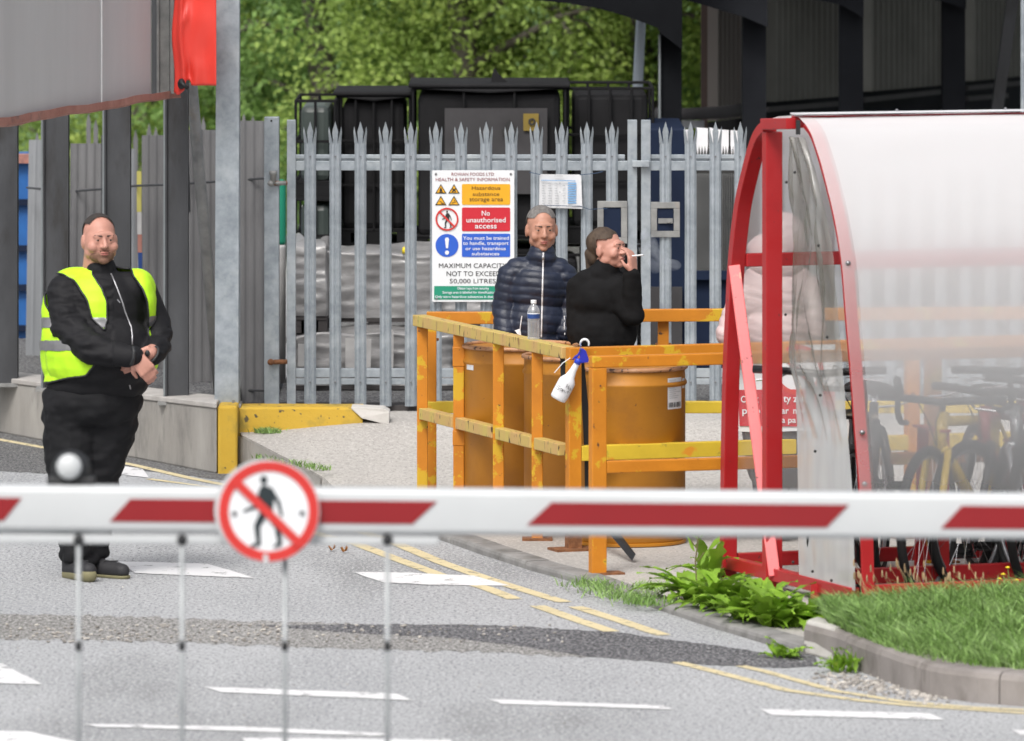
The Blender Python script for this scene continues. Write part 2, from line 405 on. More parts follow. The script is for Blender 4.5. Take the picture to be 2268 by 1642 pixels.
def sheet_mat(name, k, col=(.9, .9, .91), rough=.3, glo=.12, kz=None):
    """thin milky plastic: its haze grows with the path length through the sheet"""
    m = bpy.data.materials.new(name); m.use_nodes = True; MATS[name] = m
    t = m.node_tree; N = t.nodes; L = t.links; N.remove(N['Principled BSDF']); out = N['Material Output']
    g = N.new('ShaderNodeNewGeometry'); d = N.new('ShaderNodeVectorMath'); d.operation = 'DOT_PRODUCT'
    L.new(g.outputs['Normal'], d.inputs[0]); L.new(g.outputs['Incoming'], d.inputs[1])
    def mth(op, a, b=None):
        x = N.new('ShaderNodeMath'); x.operation = op
        for i, q in enumerate((a, b)):
            if q is None: continue
            if isinstance(q, (int, float)): x.inputs[i].default_value = q
            else: L.new(q, x.inputs[i])
        return x.outputs[0]
    ab = mth('MAXIMUM', mth('ABSOLUTE', d.outputs['Value']), .06)
    tc = N.new('ShaderNodeTexCoord'); no = N.new('ShaderNodeTexNoise'); no.inputs['Scale'].default_value = 1.6; no.inputs['Detail'].default_value = 6
    L.new(tc.outputs['Object'], no.inputs['Vector'])
    kk = mth('MULTIPLY', mth('ADD', no.outputs['Fac'], .5), k)
    if kz:      # more opaque towards the top, haze put in for scattered light
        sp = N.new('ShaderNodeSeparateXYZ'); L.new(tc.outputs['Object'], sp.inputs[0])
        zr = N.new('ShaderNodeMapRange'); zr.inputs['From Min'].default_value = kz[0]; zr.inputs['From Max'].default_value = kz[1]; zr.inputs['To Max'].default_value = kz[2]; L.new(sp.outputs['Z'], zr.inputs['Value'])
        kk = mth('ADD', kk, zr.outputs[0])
    op = mth('SUBTRACT', 1.0, mth('POWER', 2.718, mth('MULTIPLY', mth('DIVIDE', kk, ab), -1.0)))
    df = N.new('ShaderNodeBsdfDiffuse'); df.inputs[0].default_value = (*col, 1)
    tl = N.new('ShaderNodeBsdfTranslucent'); tl.inputs[0].default_value = (*col, 1)
    if kz and k > .35:      # light on the haze painted in by height: darker low, whiter high
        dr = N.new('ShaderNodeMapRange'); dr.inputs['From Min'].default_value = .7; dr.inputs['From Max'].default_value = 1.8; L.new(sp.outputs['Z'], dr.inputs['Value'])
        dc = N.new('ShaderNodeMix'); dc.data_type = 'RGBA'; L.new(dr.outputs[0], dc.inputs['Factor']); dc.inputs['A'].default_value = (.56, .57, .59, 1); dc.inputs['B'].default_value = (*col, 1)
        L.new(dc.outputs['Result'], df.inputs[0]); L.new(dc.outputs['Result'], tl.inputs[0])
    gl = N.new('ShaderNodeBsdfGlossy'); gl.inputs['Roughness'].default_value = rough
    m1 = N.new('ShaderNodeMixShader'); m1.inputs[0].default_value = .42; L.new(df.outputs[0], m1.inputs[1]); L.new(tl.outputs[0], m1.inputs[2])
    m2 = N.new('ShaderNodeMixShader'); m2.inputs[0].default_value = glo; L.new(m1.outputs[0], m2.inputs[1]); L.new(gl.outputs[0], m2.inputs[2])
    tr = N.new('ShaderNodeBsdfTransparent'); m3 = N.new('ShaderNodeMixShader')
    L.new(op, m3.inputs[0]); L.new(tr.outputs[0], m3.inputs[1]); L.new(m2.outputs[0], m3.inputs[2]); L.new(m3.outputs[0], out.inputs[0])
    return m
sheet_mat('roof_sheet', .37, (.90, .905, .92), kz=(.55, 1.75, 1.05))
sheet_mat('added_edge_strip', .30, (.9, .86, .87), kz=(1.1, 2.0, .75))  # clearer strip added over the near hoop to stand for weaker scattering there
sheet_mat('far_sheet', .22, kz=(.95, 2.0, 1.1))
sheet_mat('water_plastic', .35, (.9, .92, .95), .08, .45)
def crumple_mat():
    m = bpy.data.materials.new('clear_panel'); m.use_nodes = True; MATS['clear_panel'] = m
    t = m.node_tree; N = t.nodes; L = t.links; b = N['Principled BSDF']
    tc = N.new('ShaderNodeTexCoord'); sp = N.new('ShaderNodeSeparateXYZ'); L.new(tc.outputs['Object'], sp.inputs[0])
    mp = N.new('ShaderNodeMapping'); mp.inputs['Scale'].default_value = (9, 9, 1.6); L.new(tc.outputs['Object'], mp.inputs['Vector'])
    n = N.new('ShaderNodeTexNoise'); n.inputs['Scale'].default_value = 1.2; n.inputs['Detail'].default_value = 5; L.new(mp.outputs[0], n.inputs['Vector'])
    r = N.new('ShaderNodeMapRange'); r.inputs['From Min'].default_value = 1.25; r.inputs['From Max'].default_value = .85   # milky below, clear above
    L.new(sp.outputs['Z'], r.inputs['Value'])
    cr = N.new('ShaderNodeMix'); cr.data_type = 'RGBA'; L.new(n.outputs['Fac'], cr.inputs['Factor'])
    cr.inputs['A'].default_value = (.38, .38, .39, 1); cr.inputs['B'].default_value = (.58, .58, .59, 1)
    c3 = N.new('ShaderNodeMix'); c3.data_type = 'RGBA'; L.new(r.outputs[0], c3.inputs['Factor']); c3.inputs['A'].default_value = (.13, .125, .105, 1); L.new(cr.outputs['Result'], c3.inputs['B'])  # upper colour darkened to stand for dark reflections in the clear plastic
    L.new(c3.outputs['Result'], b.inputs['Base Color']); b.inputs['Roughness'].default_value = .13; b.inputs['Specular IOR Level'].default_value = 1.0
    ma = N.new('ShaderNodeMath'); ma.operation = 'MULTIPLY_ADD'; L.new(r.outputs[0], ma.inputs[0]); ma.inputs[1].default_value = .40; ma.inputs[2].default_value = .52
    L.new(ma.outputs[0], b.inputs['Alpha'])
    return m
crumple_mat()
# ------------------------------------------------------------------ text
def text_fit(body, u0, u1, v0, v1, Y, m, parent, name='lettering', bold=.0, ref=None):
    """flat lettering whose visible extent is the box u0..u1, v0..v1 at distance Y, facing the road"""
    c = bpy.data.curves.new('t', 'FONT'); c.body = body; c.size = 1; c.offset = bold; c.extrude = 0; c.resolution_u = 3
    o = bpy.data.objects.new('t', c); COL.objects.link(o)
    me = bpy.data.meshes.new_from_object(o.evaluated_get(bpy.context.evaluated_depsgraph_get()))
    bpy.data.objects.remove(o); bpy.data.curves.remove(c)
    xs = [v.co.x for v in me.vertices]; ys = [v.co.y for v in me.vertices]
    if not xs: return None
    x0, x1, y0, y1 = min(xs), max(xs), min(ys), max(ys)
    for v in me.vertices:
        v.co = P(u0 + (v.co.x - x0) / (x1 - x0) * (u1 - u0), v1 + (v.co.y - y0) / (y1 - y0) * (v0 - v1), Y)
    me.update()
    return put(name, me, m, parent)
def rrect(mb, u0, u1, v0, v1, Y, r=4, t=.002):
    pts = []
    for cu, cv, a0 in ((u1 - r, v0 + r, -90), (u1 - r, v1 - r, 0), (u0 + r, v1 - r, 90), (u0 + r, v0 + r, 180)):
        for k in range(4):
            a = R(a0 + k * 30); pts.append(P(cu + r * math.cos(a), cv + r * math.sin(a), Y))
    return mb.prism(pts, (0, t, 0))
def poly(mb, pts, Y, t=.002): return mb.prism([P(u, v, Y) for u, v in pts], (0, t, 0))
def stroke(mb, pts, ws, Y, t=.002):
    """a thick flat line with round ends, in a sign's plane"""
    for i in range(len(pts) - 1):
        (a, b), (c, d) = pts[i], pts[i + 1]; L = math.hypot(c - a, d - b); nx, ny = -(d - b) / L, (c - a) / L
        w0, w1 = ws[i] / 2, ws[i + 1] / 2
        poly(mb, [(a + nx * w0, b + ny * w0), (c + nx * w1, d + ny * w1), (c - nx * w1, d - ny * w1), (a - nx * w0, b - ny * w0)], Y - .0002 * i, t)
    for j, ((a, b), w) in enumerate(zip(pts, ws)):
        poly(mb, [(a + w / 2 * math.cos(k * math.pi / 6), b + w / 2 * math.sin(k * math.pi / 6)) for k in range(12)], Y - .0003 - .0001 * j, t)
def ring(mb, cu, cv, r0, r1, Y, t=.002, n=48):
    vs = []; fs = []
    for k in range(n):
        a = 2 * math.pi * k / n
        for r in (r0, r1):
            for dy in (0, t):
                p = P(cu + r * math.cos(a), cv + r * math.sin(a), Y); p.y += dy; vs.append(p)
    for k in range(n):
        i = 4 * k; j = 4 * ((k + 1) % n)
        fs += [(i, j, j + 2, i + 2), (i + 1, i + 3, j + 3, j + 1), (i, i + 1, j + 1, j), (i + 2, j + 2, j + 3, i + 3)]
    return mb.add(vs, fs)
def disc(mb, cu, cv, r, Y, t=.002, n=40): return poly(mb, [(cu + r * math.cos(2 * math.pi * k / n), cv + r * math.sin(2 * math.pi * k / n)) for k in range(n)], Y, t)
def walker(mb, cu, cv, s, Y):
    """walking pedestrian pictogram, s = half height"""
    f = lambda pts: [(cu + a * s, cv + b * s) for a, b in pts]
    poly(mb, [(cu - .05 * s + .105 * s * math.cos(k * math.pi / 8), cv - .88 * s + .12 * s * math.sin(k * math.pi / 8)) for k in range(16)], Y - .001)
    poly(mb, f([(-.12, -.72), (.05, -.72), (.2, -.55), (.24, -.3), (.2, .05), (.08, .1), (-.1, .05), (-.18, -.3), (-.2, -.55)]), Y)
    stroke(mb, f([(.14, -.6), (.36, -.25), (.46, .12)]), [.14 * s, .11 * s, .07 * s], Y - .0006)
    stroke(mb, f([(-.14, -.5), (-.28, -.12), (-.6, .0)]), [.13 * s, .1 * s, .07 * s], Y - .0012)
    stroke(mb, f([(-.02, .02), (-.24, .42), (-.2, .92)]), [.24 * s, .17 * s, .12 * s], Y - .0018)
    stroke(mb, f([(-.18, .93), (-.38, .99)]), [.1 * s, .08 * s], Y - .0026)
    stroke(mb, f([(.1, .05), (.34, .45), (.4, .93)]), [.24 * s, .17 * s, .12 * s], Y - .0030)
    stroke(mb, f([(.42, .93), (.26, 1.0)]), [.1 * s, .08 * s], Y - .0038)
# ------------------------------------------------------------------ the setting: road, markings, kerbs, pavement, bank
def struct(name, mb, m, **k):
    return tag(mb.build(name, m, **k), kind='structure')
g = MB()
g.sheet([(-80, 5, 0), (80, 5, 0), (80, 300, 0), (-80, 300, 0)])
struct('road', g, M('asphalt'), recalc=False)
def flat(pts, z): 
    return [Vector((G(u, v).x, G(u, v).y, z)) for u, v in pts]
def rough_poly(pts, amp, z, seed, step=14):
    """closed outline on the road with a ragged edge"""
    out = []; rnd = random.Random(seed)
    for i in range(len(pts)):
        (a, b), (c, d) = pts[i], pts[(i + 1) % len(pts)]; n = max(1, int(math.hypot(c - a, d - b) / step))
        for k in range(n):
            t = k / n; out.append((a + (c - a) * t + rnd.uniform(-amp, amp), b + (d - b) * t + rnd.uniform(-amp, amp) * .5))
    return flat(out, z)
m = MB(); m.sheet(rough_poly([(-300, 1352), (0, 1360), (300, 1366), (600, 1378), (900, 1384), (1150, 1392), (1240, 1430), (1300, 1458), (1100, 1446), (700, 1436), (400, 1424), (0, 1416), (-300, 1410)], 7, .0010, 1))
struct('road_repair_strip', m, M('asphalt_old'))
m = MB(); m.sheet(rough_poly([(560, 1386), (900, 1383), (1100, 1386), (1350, 1400), (1500, 1420), (1700, 1447), (1805, 1452), (1812, 1478), (1700, 1480), (1500, 1470), (1300, 1455), (1150, 1432), (1000, 1414), (800, 1404)], 3, .0020, 2))
struct('road_patch', m, M('asphalt_new'))
m = MB(); m.sheet(rough_poly([(-400, 950), (0, 955), (480, 1048), (520, 1052), (500, 1066), (380, 1050), (270, 1040), (270, 1056), (150, 1050), (0, 1045), (-400, 1040)], 3, .0015, 3))
struct('road_side_strip', m, M('asphalt_side'))
white = [[(262, 1245), (460, 1250), (565, 1282), (300, 1271)], [(778, 1268), (900, 1270), (1050, 1277), (1130, 1299), (960, 1297), (850, 1292)],
         [(-60, 1462), (5, 1472), (95, 1518), (0, 1515), (-60, 1512)], [(452, 1523), (880, 1538), (912, 1553), (490, 1535)],
         [(1080, 1550), (1470, 1565), (1492, 1573), (1110, 1561)], [(1683, 1572), (2060, 1582), (2092, 1596), (1710, 1586)],
         [(2240, 1618), (2400, 1622), (2400, 1634), (2262, 1631)], [(188, 1605), (560, 1612), (870, 1627), (830, 1632), (500, 1620), (215, 1612)],
         [(-60, 1620), (60, 1622), (200, 1650), (-60, 1650)], [(535, 1636), (1000, 1640), (1000, 1660), (560, 1660)], [(265, 1032), (315, 1040), (330, 1060), (268, 1052)]]
m = MB()
for w in white: m.sheet(rough_poly(w, 1.0, .0034, 5, 12))
struct('white_road_marking', m, M('white_marking'))
def ribbon(mb, pts, w, z):
    q = flat(pts, z)
    for i in range(len(q) - 1):
        a, b = q[i], q[i + 1]
        ta = (q[i + 1] - q[max(i - 1, 0)]).normalized(); tb = (q[min(i + 2, len(q) - 1)] - q[i]).normalized()
        na = Vector((-ta.y, ta.x, 0)) * w / 2; nb = Vector((-tb.y, tb.x, 0)) * w / 2
        mb.sheet([a + na, a - na, b - nb, b + nb])
m = MB()
ribbon(m, [(690, 1180), (795, 1208), (880, 1240), (975, 1275), (1075, 1303), (1140, 1328)], .075, .0030)
ribbon(m, [(790, 1175), (880, 1206), (980, 1248), (1080, 1283), (1150, 1305), (1250, 1335)], .075, .0030)
ribbon(m, [(1190, 1343), (1280, 1375), (1355, 1400)], .075, .0030)
ribbon(m, [(1275, 1345), (1380, 1378), (1468, 1408)], .075, .0030)
ribbon(m, [(1500, 1468), (1600, 1493), (1741, 1530), (1898, 1552), (2010, 1563), (2268, 1581), (2400, 1586)], .06, .0030)
ribbon(m, [(1640, 1476), (1700, 1490), (1850, 1532), (2003, 1556), (2150, 1568), (2268, 1574), (2400, 1578)], .05, .0030)
ribbon(m, [(-60, 962), (0, 975), (150, 1002), (300, 1032), (420, 1060), (500, 1076), (600, 1100)], .06, .0030)
ribbon(m, [(330, 1062), (420, 1074), (480, 1084), (560, 1110)], .05, .0030)
struct('yellow_road_line', m, M('yellow_marking'))
# pavement
KP = [G(525, 1045), G(715, 1083), G(850, 1135), G(980, 1190), G(1100, 1232), G(1200, 1264), G(1300, 1291), G(1400, 1326), G(1480, 1350), G(1600, 1390), G(1700, 1420), G(1800, 1450)]
def kx(Y):
    """left edge of the pavement at depth Y"""
    if Y >= KP[0].y: return KP[0].x
    for a, b in zip(KP, KP[1:]):
        if b.y <= Y <= a.y: return a.x + (b.x - a.x) * (a.y - Y) / (a.y - b.y)
    return KP[-1].x
def sst(a, b, x):
    t = min(1, max(0, (x - a) / (b - a))); return t * t * (3 - 2 * t)
def pz(X, Y):
    return .03 + .19 * min(1, max(0, (Y - 38.6) / 1.3)) + .05 * sst(-1.5, -.75, X) * sst(39.3, 40.0, Y)
m = MB(); ys = [KP[-1].y + (40.95 - KP[-1].y) * i / 60 for i in range(61)]
for y in ys:
    x0 = kx(y) + .002
    for k in range(30):
        x = x0 + (14 - x0) * (k / 29) ** 2.2
        m.v.append((x, y, pz(x, y)))
for i in range(60):
    for k in range(29):
        a = i * 30 + k; m.f.append((a, a + 1, a + 31, a + 30))
for i in range(60):                                      # the side wall of the ramp
    y0, y1 = ys[i], ys[i + 1]
    m.sheet([(kx(y0), y0, -.05), (kx(y1), y1, -.05), (kx(y1) + .002, y1, pz(kx(y1), y1)), (kx(y0) + .002, y0, pz(kx(y0), y0))])
struct('pavement', m, M('paving'), recalc=False)
m = MB(); m.sheet([(-1.35, 40.92, .262), (25, 40.92, .262), (25, 60, .262), (-1.35, 60, .262)]); struct('yard_ground', m, M('asphalt_side'), recalc=False)
m = MB()
for i in range(9):                                       # side face of the ramp, cast concrete
    a, b = (KP[0].y + (KP[1].y - KP[0].y) * t / 9 for t in (i, i + 1))
    m.sheet([(kx(a) - .012, a, -.02), (kx(b) - .012, b, -.02), (kx(b) - .012, b, pz(kx(b), b) - .006), (kx(a) - .012, a, pz(kx(a), a) - .006)])
m.sheet([(KP[0].x - .10, 39.93, -.02), (KP[0].x, 39.87, -.02), (KP[0].x, 39.87, .21), (KP[0].x - .10, 39.93, .21)])
struct('ramp_side', m, M('concrete'), recalc=False)
# dropped kerb beside the pavement, stone by stone
def kerb(name, pts, w, h, mt, gap=.006, stone=.45, r=.018, top=None, seed=0):
    mb = MB(); rnd = random.Random(seed)
    seg = []; acc = [0]
    for a, b in zip(pts, pts[1:]): acc.append(acc[-1] + (b - a).length)
    def at(s):
        for i in range(len(pts) - 1):
            if s <= acc[i + 1] or i == len(pts) - 2:
                t = (s - acc[i]) / (acc[i + 1] - acc[i]); d = (pts[i + 1] - pts[i]).normalized()
                return pts[i].lerp(pts[i + 1], t), d
    s = 0
    while s < acc[-1] - .05:
        e = min(s + stone, acc[-1]); rows = []; dz = rnd.uniform(-.004, .004)
        n = 5
        for k in range(n + 1):
            p, _ = at(s + gap / 2 + (e - s - gap) * k / n)
            d = (at(min(s + gap / 2 + (e - s - gap) * k / n + .08, acc[-1]))[0] - at(max(s + (e - s) * k / n - .08, 0))[0]).normalized()
            nr = Vector((-d.y, d.x, 0))       # points to the pavement side when walking towards the camera
            hh = h(p) if callable(h) else h
            hh += dz
            prof = [(0, -.03), (0, hh - r), (r * .3, hh - r * .3), (r, hh), (w, hh + .001), (w, -.03)]
            rows.append([p + nr * a + Vector((0, 0, b)) for a, b in prof])
        base = len(mb.v)
        for row in rows: mb.v += [tuple(q) for q in row]
        m6 = 6
        for k in range(n):
            for j in range(m6):
                j2 = (j + 1) % m6
                mb.f.append((base + k * m6 + j, base + k * m6 + j2, base + (k + 1) * m6 + j2, base + (k + 1) * m6 + j))
        mb.f.append(tuple(base + j for j in range(m6))); mb.f.append(tuple(base + n * m6 + j for j in range(m6 - 1, -1, -1)))
        s = e
    return struct(name, mb, mt)
kerb('dropped_kerb', [p - Vector((.055, 0, 0)) for p in KP[2:]], .12, .038, M('kerb_grey'), stone=.42, seed=2)
BK = [G(1780, 1447), G(1850, 1466), G(1924, 1496), G(2003, 1526), G(2070, 1545), G(2168, 1558), G(2268, 1566), G(2420, 1573), G(2700, 1582), G(3400, 1590), G(4200, 1596), G(5200, 1600)]
kerb('kerb', BK, .15, .135, M('kerb_brown'), stone=.5, r=.03, seed=4)
m = MB(); a = BK[0] + Vector((-.008, -.012, 0)); b = BK[0].lerp(BK[1], .92) + Vector((0, -.012, 0))
m.hexa([a, b, b + Vector((.10, .14, 0)), a + Vector((.06, .18, 0)), a + Vector((.02, .03, .142)), b + Vector((.01, .03, .142)), b + Vector((.10, .14, .142)), a + Vector((.07, .18, .142))])
struct('kerb_end_stone', m, M('concrete_pale'), bevel=.012)
# grass bed ground
def gz(X, Y): return .12 + .03 * sst(30.2, 31.6, Y) - .12 * sst(31.9, 32.7, Y)
def inner(p): return p
EDGE = [(p.x, p.y) for p in BK]
def bed_y(X):
    """front edge of the grass bed"""
    for a, b in zip(BK, BK[1:]):
        if a.x <= X <= b.x: return a.y + (b.y - a.y) * (X - a.x) / (b.x - a.x) + .17
    return BK[-1].y + .17
m = MB(); nx, ny = 30, 24
for i in range(nx + 1):
    X = 1.36 + 5.8 * (i / nx) ** 1.5; y0 = bed_y(max(X, BK[0].x)); y1 = 33.35
    for k in range(ny + 1):
        Y = y0 + (y1 - y0) * k / ny; m.v.append((X, Y, gz(X, Y)))
for i in range(nx):
    for k in range(ny):
        a = i * (ny + 1) + k; m.f.append((a, a + ny + 1, a + ny + 2, a + 1))
struct('grass_bed_soil', m, M('soil'), recalc=False)
def blades(mb, X, Y, Z, h, w, lean, az, rnd):
    dx, dy = math.cos(az), math.sin(az); px, py = -dy * w / 2, dx * w / 2
    a = rnd.uniform(0, math.pi); px, py = math.cos(a) * w / 2, math.sin(a) * w / 2
    p1 = (X + dx * lean * .3, Y + dy * lean * .3, Z + h * .6); p2 = (X + dx * lean, Y + dy * lean, Z + h)
    mb.add([(X - px, Y - py, Z), (X + px, Y + py, Z), (p1[0] + px * .8, p1[1] + py * .8, p1[2]), (p1[0] - px * .8, p1[1] - py * .8, p1[2]), p2], [(0, 1, 2, 3), (3, 2, 4)])
rnd = random.Random(11); m = MB()
n = 0
while n < 27000:
    X = rnd.uniform(1.36, 3.0) if n < 13000 else rnd.uniform(2.3, 6.6); Y0 = bed_y(max(X, BK[0].x)) - .02; YB = min(31.55 + .75 * (X - 1.4), 32.4); Y = Y0 + (YB - Y0) * rnd.random()
    if n < 13000 and X > 2.35 * Y / 31 * 1.05: continue
    cl = noise.noise(Vector((X * 3, Y * 3, 0))); edge = min(1, (Y - Y0) / .25)
    back = sst(YB + .01, YB - .3, Y)
    h = rnd.uniform(.05, .13) * (1 + .7 * cl) * (.35 + .65 * edge) * (.6 + .4 * back)
    blades(m, X, Y, gz(X, Y), h, rnd.uniform(.004, .010), h * rnd.uniform(.2, 1.6), rnd.gauss(-2.6, 1.5), rnd); n += 1
tag(m.build('grass', M('grass'), recalc=False), 'short green lawn grass growing behind the curved kerb', 'grass', kind='stuff')
m = MB(); rnd = random.Random(12)
for i in range(45):
    X = rnd.uniform(1.55, 2.15); Y = rnd.uniform(31.9, 32.3); h = rnd.uniform(.08, .17); az = rnd.uniform(2.4, 3.6); l = h * .35
    m.tube([(X, Y, gz(X, Y)), (X + math.cos(az) * l * .3, Y, gz(X, Y) + h * .6), (X + math.cos(az) * l, Y, gz(X, Y) + h)], [.0012, .001, .0008], 4)
    m.ell((X + math.cos(az) * l, Y, gz(X, Y) + h), (.004, .004, .018), nu=6, nv=5)
tag(m.build('dry_grass', M('grass_dry'), recalc=False), 'thin brown seeding grass stalks in front of the red base rail', 'grass', kind='stuff')
def tuft(name, label, pts, n, hh, seed, z=.0, spread=.1):
    m = MB(); rnd = random.Random(seed)
    for i in range(n):
        c = rnd.choice(pts); X = c.x + rnd.gauss(0, spread); Y = c.y + rnd.gauss(0, spread * .8); h = rnd.uniform(.4, 1) * hh
        blades(m, X, Y, z, h, rnd.uniform(.004, .009), h * rnd.uniform(.3, 1.5), rnd.uniform(0, 6.28), rnd)
    tag(m.build(name, M('grass'), recalc=False), label, 'grass', kind='stuff')
tuft('verge_grass', 'low grass tufts on the kerb by the foot of the front yellow post', [G(1300, 1288, .05), G(1330, 1300, .05), G(1370, 1312, .05), G(1400, 1330, .03), G(1430, 1335, .04), G(1440, 1298, .05)], 700, .055, 21, .03, .06)
tuft('moss_clump', 'small green clump in the corner of the yellow kerb', [G(592, 957, .22)], 200, .04, 22, .215, .035)
tuft('ramp_fringe', 'thin grey grass along the edge of the ramp', [KP[0].lerp(KP[1], t / 10) for t in range(3, 11)], 260, .04, 23, .1, .03)
# stones and loose chippings by the kerb
m = MB(); rnd = random.Random(5)
for i in range(420):
    t = rnd.random(); c = G(1830 + 250 * t + rnd.gauss(0, 22), 1500 + 45 * t + rnd.gauss(0, 11)); r = rnd.uniform(.003, .011)
    if rnd.random() < .05: r *= 1.7
    q = Matrix.Rotation(rnd.uniform(0, 3), 3, 'Z')
    m.ell((c.x, c.y, r * .4), (r * rnd.uniform(.7, 1.4), r * rnd.uniform(.7, 1.3), r * .7), q, 6, 4)
for i in range(90):
    c = G(rnd.uniform(0, 2268), rnd.uniform(1230, 1640)); r = rnd.uniform(.002, .0045)
    m.ell((c.x, c.y, r * .4), (r, r * rnd.uniform(.8, 1.4), r * .7), None, 6, 4)
tag(m.build('gravel', M('stone'), recalc=False), 'loose stone chippings lying at the foot of the curved kerb', 'gravel', kind='stuff')
m = MB()
for i in range(500):
    c = G(rnd.uniform(-40, 1250), rnd.uniform(1385, 1425)); r = rnd.uniform(.003, .009)
    if 640 < (c.x * FPX / c.y + CX): 
        if rnd.random() < .75: continue
    m.ell((c.x, c.y, .004 + r * .3), (r * 1.4, r, r * .6), Matrix.Rotation(rnd.uniform(0, 3), 3, 'Z'), 6, 4)
tag(m.build('exposed_aggregate', M('stone'), recalc=False), 'worn stone chips exposed in the dark repair strip across the road', 'gravel', kind='stuff')
for k, (u, v, lab) in enumerate([(735, 1222, 'left one of two curled brown leaves on the road'), (762, 1226, 'right one of two curled brown leaves on the road')]):
    c = G(u, v); m = MB(); n = 7
    for i in range(n):
        for j in range(n):
            a, b = (i / (n - 1) - .5) * 2, (j / (n - 1) - .5) * 2
            m.v.append((c.x + a * .018 * (1 - .4 * b * b), c.y + b * .02, .008 + .018 * a * a + .01 * b * b * (1 if k else .4) + .004 * math.sin(5 * a + 3 * b + k)))
    for i in range(n - 1):
        for j in range(n - 1): q = i * n + j; m.f.append((q, q + 1, q + n + 1, q + n))
    tag(m.build('fallen_leaf', M('leaf_brown'), solid=.001), lab, 'leaf', 'brown leaves on the road')
# bank behind everything
m = MB(); nx = 40
for i in range(nx + 1):
    X = -30 + 60 * i / nx
    for k, (Y, Z) in enumerate([(66, 0), (72, .8), (80, 3.2), (95, 7), (120, 12), (160, 16)]):
        m.v.append((X * (1 + .02 * k), Y + 2 * noise.noise(Vector((X * .1, k, 3))), Z + .6 * noise.noise(Vector((X * .2, k * .9, 0)))))
for i in range(nx):
    for k in range(5): a = i * 6 + k; m.f.append((a, a + 6, a + 7, a + 1))
struct('hillside', m, M('bank'), recalc=False)
# ------------------------------------------------------------------ trees
def tree(name, label, x, y, w, d, h, base, mt, seed, nleaf, ls=.06, group='trees behind the yard'):
    t = thing(name, label, 'tree', (x, y, 0), group)
    rnd = random.Random(seed); tm = MB(); ends = []
    tm.tube([(x, y, -.1), (x + .05, y, h * .25), (x - .08, y + .1, h * .5), (x, y, h * .8)], [.16, .13, .1, .05], 10)
    for i in range(26):
        a = rnd.uniform(0, 6.28); z0 = h * rnd.uniform(.05, .7); rr = rnd.uniform(.4, .95)
        e = Vector((x + math.cos(a) * w * rr, y + math.sin(a) * d * rr, min(h, z0 + rnd.uniform(-.1, .7)))); s = Vector((x, y, z0))
        mid = s.lerp(e, .5) + Vector((rnd.uniform(-.2, .2), rnd.uniform(-.2, .2), rnd.uniform(-.05, .25)))
        tm.tube([s, mid, e], [.045, .03, .012], 6); ends.append(e)
    tm.build('trunk', M('bark'), t, smooth=True)
    cl = []
    for i in range(int(nleaf / 130)):
        a = rnd.uniform(0, 6.28); q = rnd.random() ** .5; z = base + (h - base) * rnd.random(); k = (1 - ((z - base) / (h - base) - .4) ** 2 * .9)
        cl.append((x + math.cos(a) * w * q * k, y + math.sin(a) * d * q * k, z, rnd.uniform(.16, .42)))
    m = MB()
    for c in cl:
        for j in range(130):
            v = Vector((rnd.gauss(0, 1), rnd.gauss(0, 1), rnd.gauss(0, .8))); v = v.normalized() * rnd.random() ** .4 * c[3]
            p = Vector(c[:3]) + v
            if p.z < .1: continue
            nn = (v.normalized() + Vector((rnd.gauss(0, .5), rnd.gauss(0, .5), .5 + rnd.gauss(0, .5)))).normalized()
            a = nn.orthogonal().normalized(); b = nn.cross(a); th = rnd.uniform(0, 6.28); a2 = a * math.cos(th) + b * math.sin(th); b2 = nn.cross(a2)
            s = ls * rnd.uniform(.6, 1.3)
            m.add([p - a2 * s * .5, p + b2 * s * .3 - nn * s * .08, p + a2 * s * .5, p - b2 * s * .3 - nn * s * .08], [(0, 1, 2, 3)])
    m.build('crown', mt, t, recalc=False)
    return t
tree('leafy_tree', 'dark green tree standing just right of the tall grey post', -1.55, 59, 1.5, 1.2, 4.5, .3, M('leaf_b'), 31, 30000, .07)
tree('leafy_tree', 'bushy yellow green tree rising above the left container tops', -.35, 57.5, 1.5, 1.3, 4.4, .25, M('leaf_a'), 32, 46000, .06)
tree('leafy_tree', 'bright green tree behind the widest dark container', 1.05, 58, 1.4, 1.3, 4.4, .25, M('leaf_c'), 33, 42000, .06)
tree('leafy_tree', 'dark leafy tree seen through the gap beside the canopy column', 2.2, 60, 1.2, 1.2, 4.5, .3, M('leaf_b'), 34, 22000, .07)
tree('leafy_tree', 'green tree showing under the grey fascia between the steel columns', -3.1, 60, 1.3, 1.2, 4.2, .3, M('leaf_a'), 35, 26000, .065)
tree('leafy_tree', 'yellow green tree in the gap at the far left edge', -4.6, 62, 1.0, 1.2, 4.0, .3, M('leaf_c'), 36, 14000, .07)
tree('leafy_tree', 'tall dark tree filling the gaps behind the front row of trees', .5, 64, 3.4, 1.5, 6.5, .4, M('leaf_b'), 37, 36000, .10)
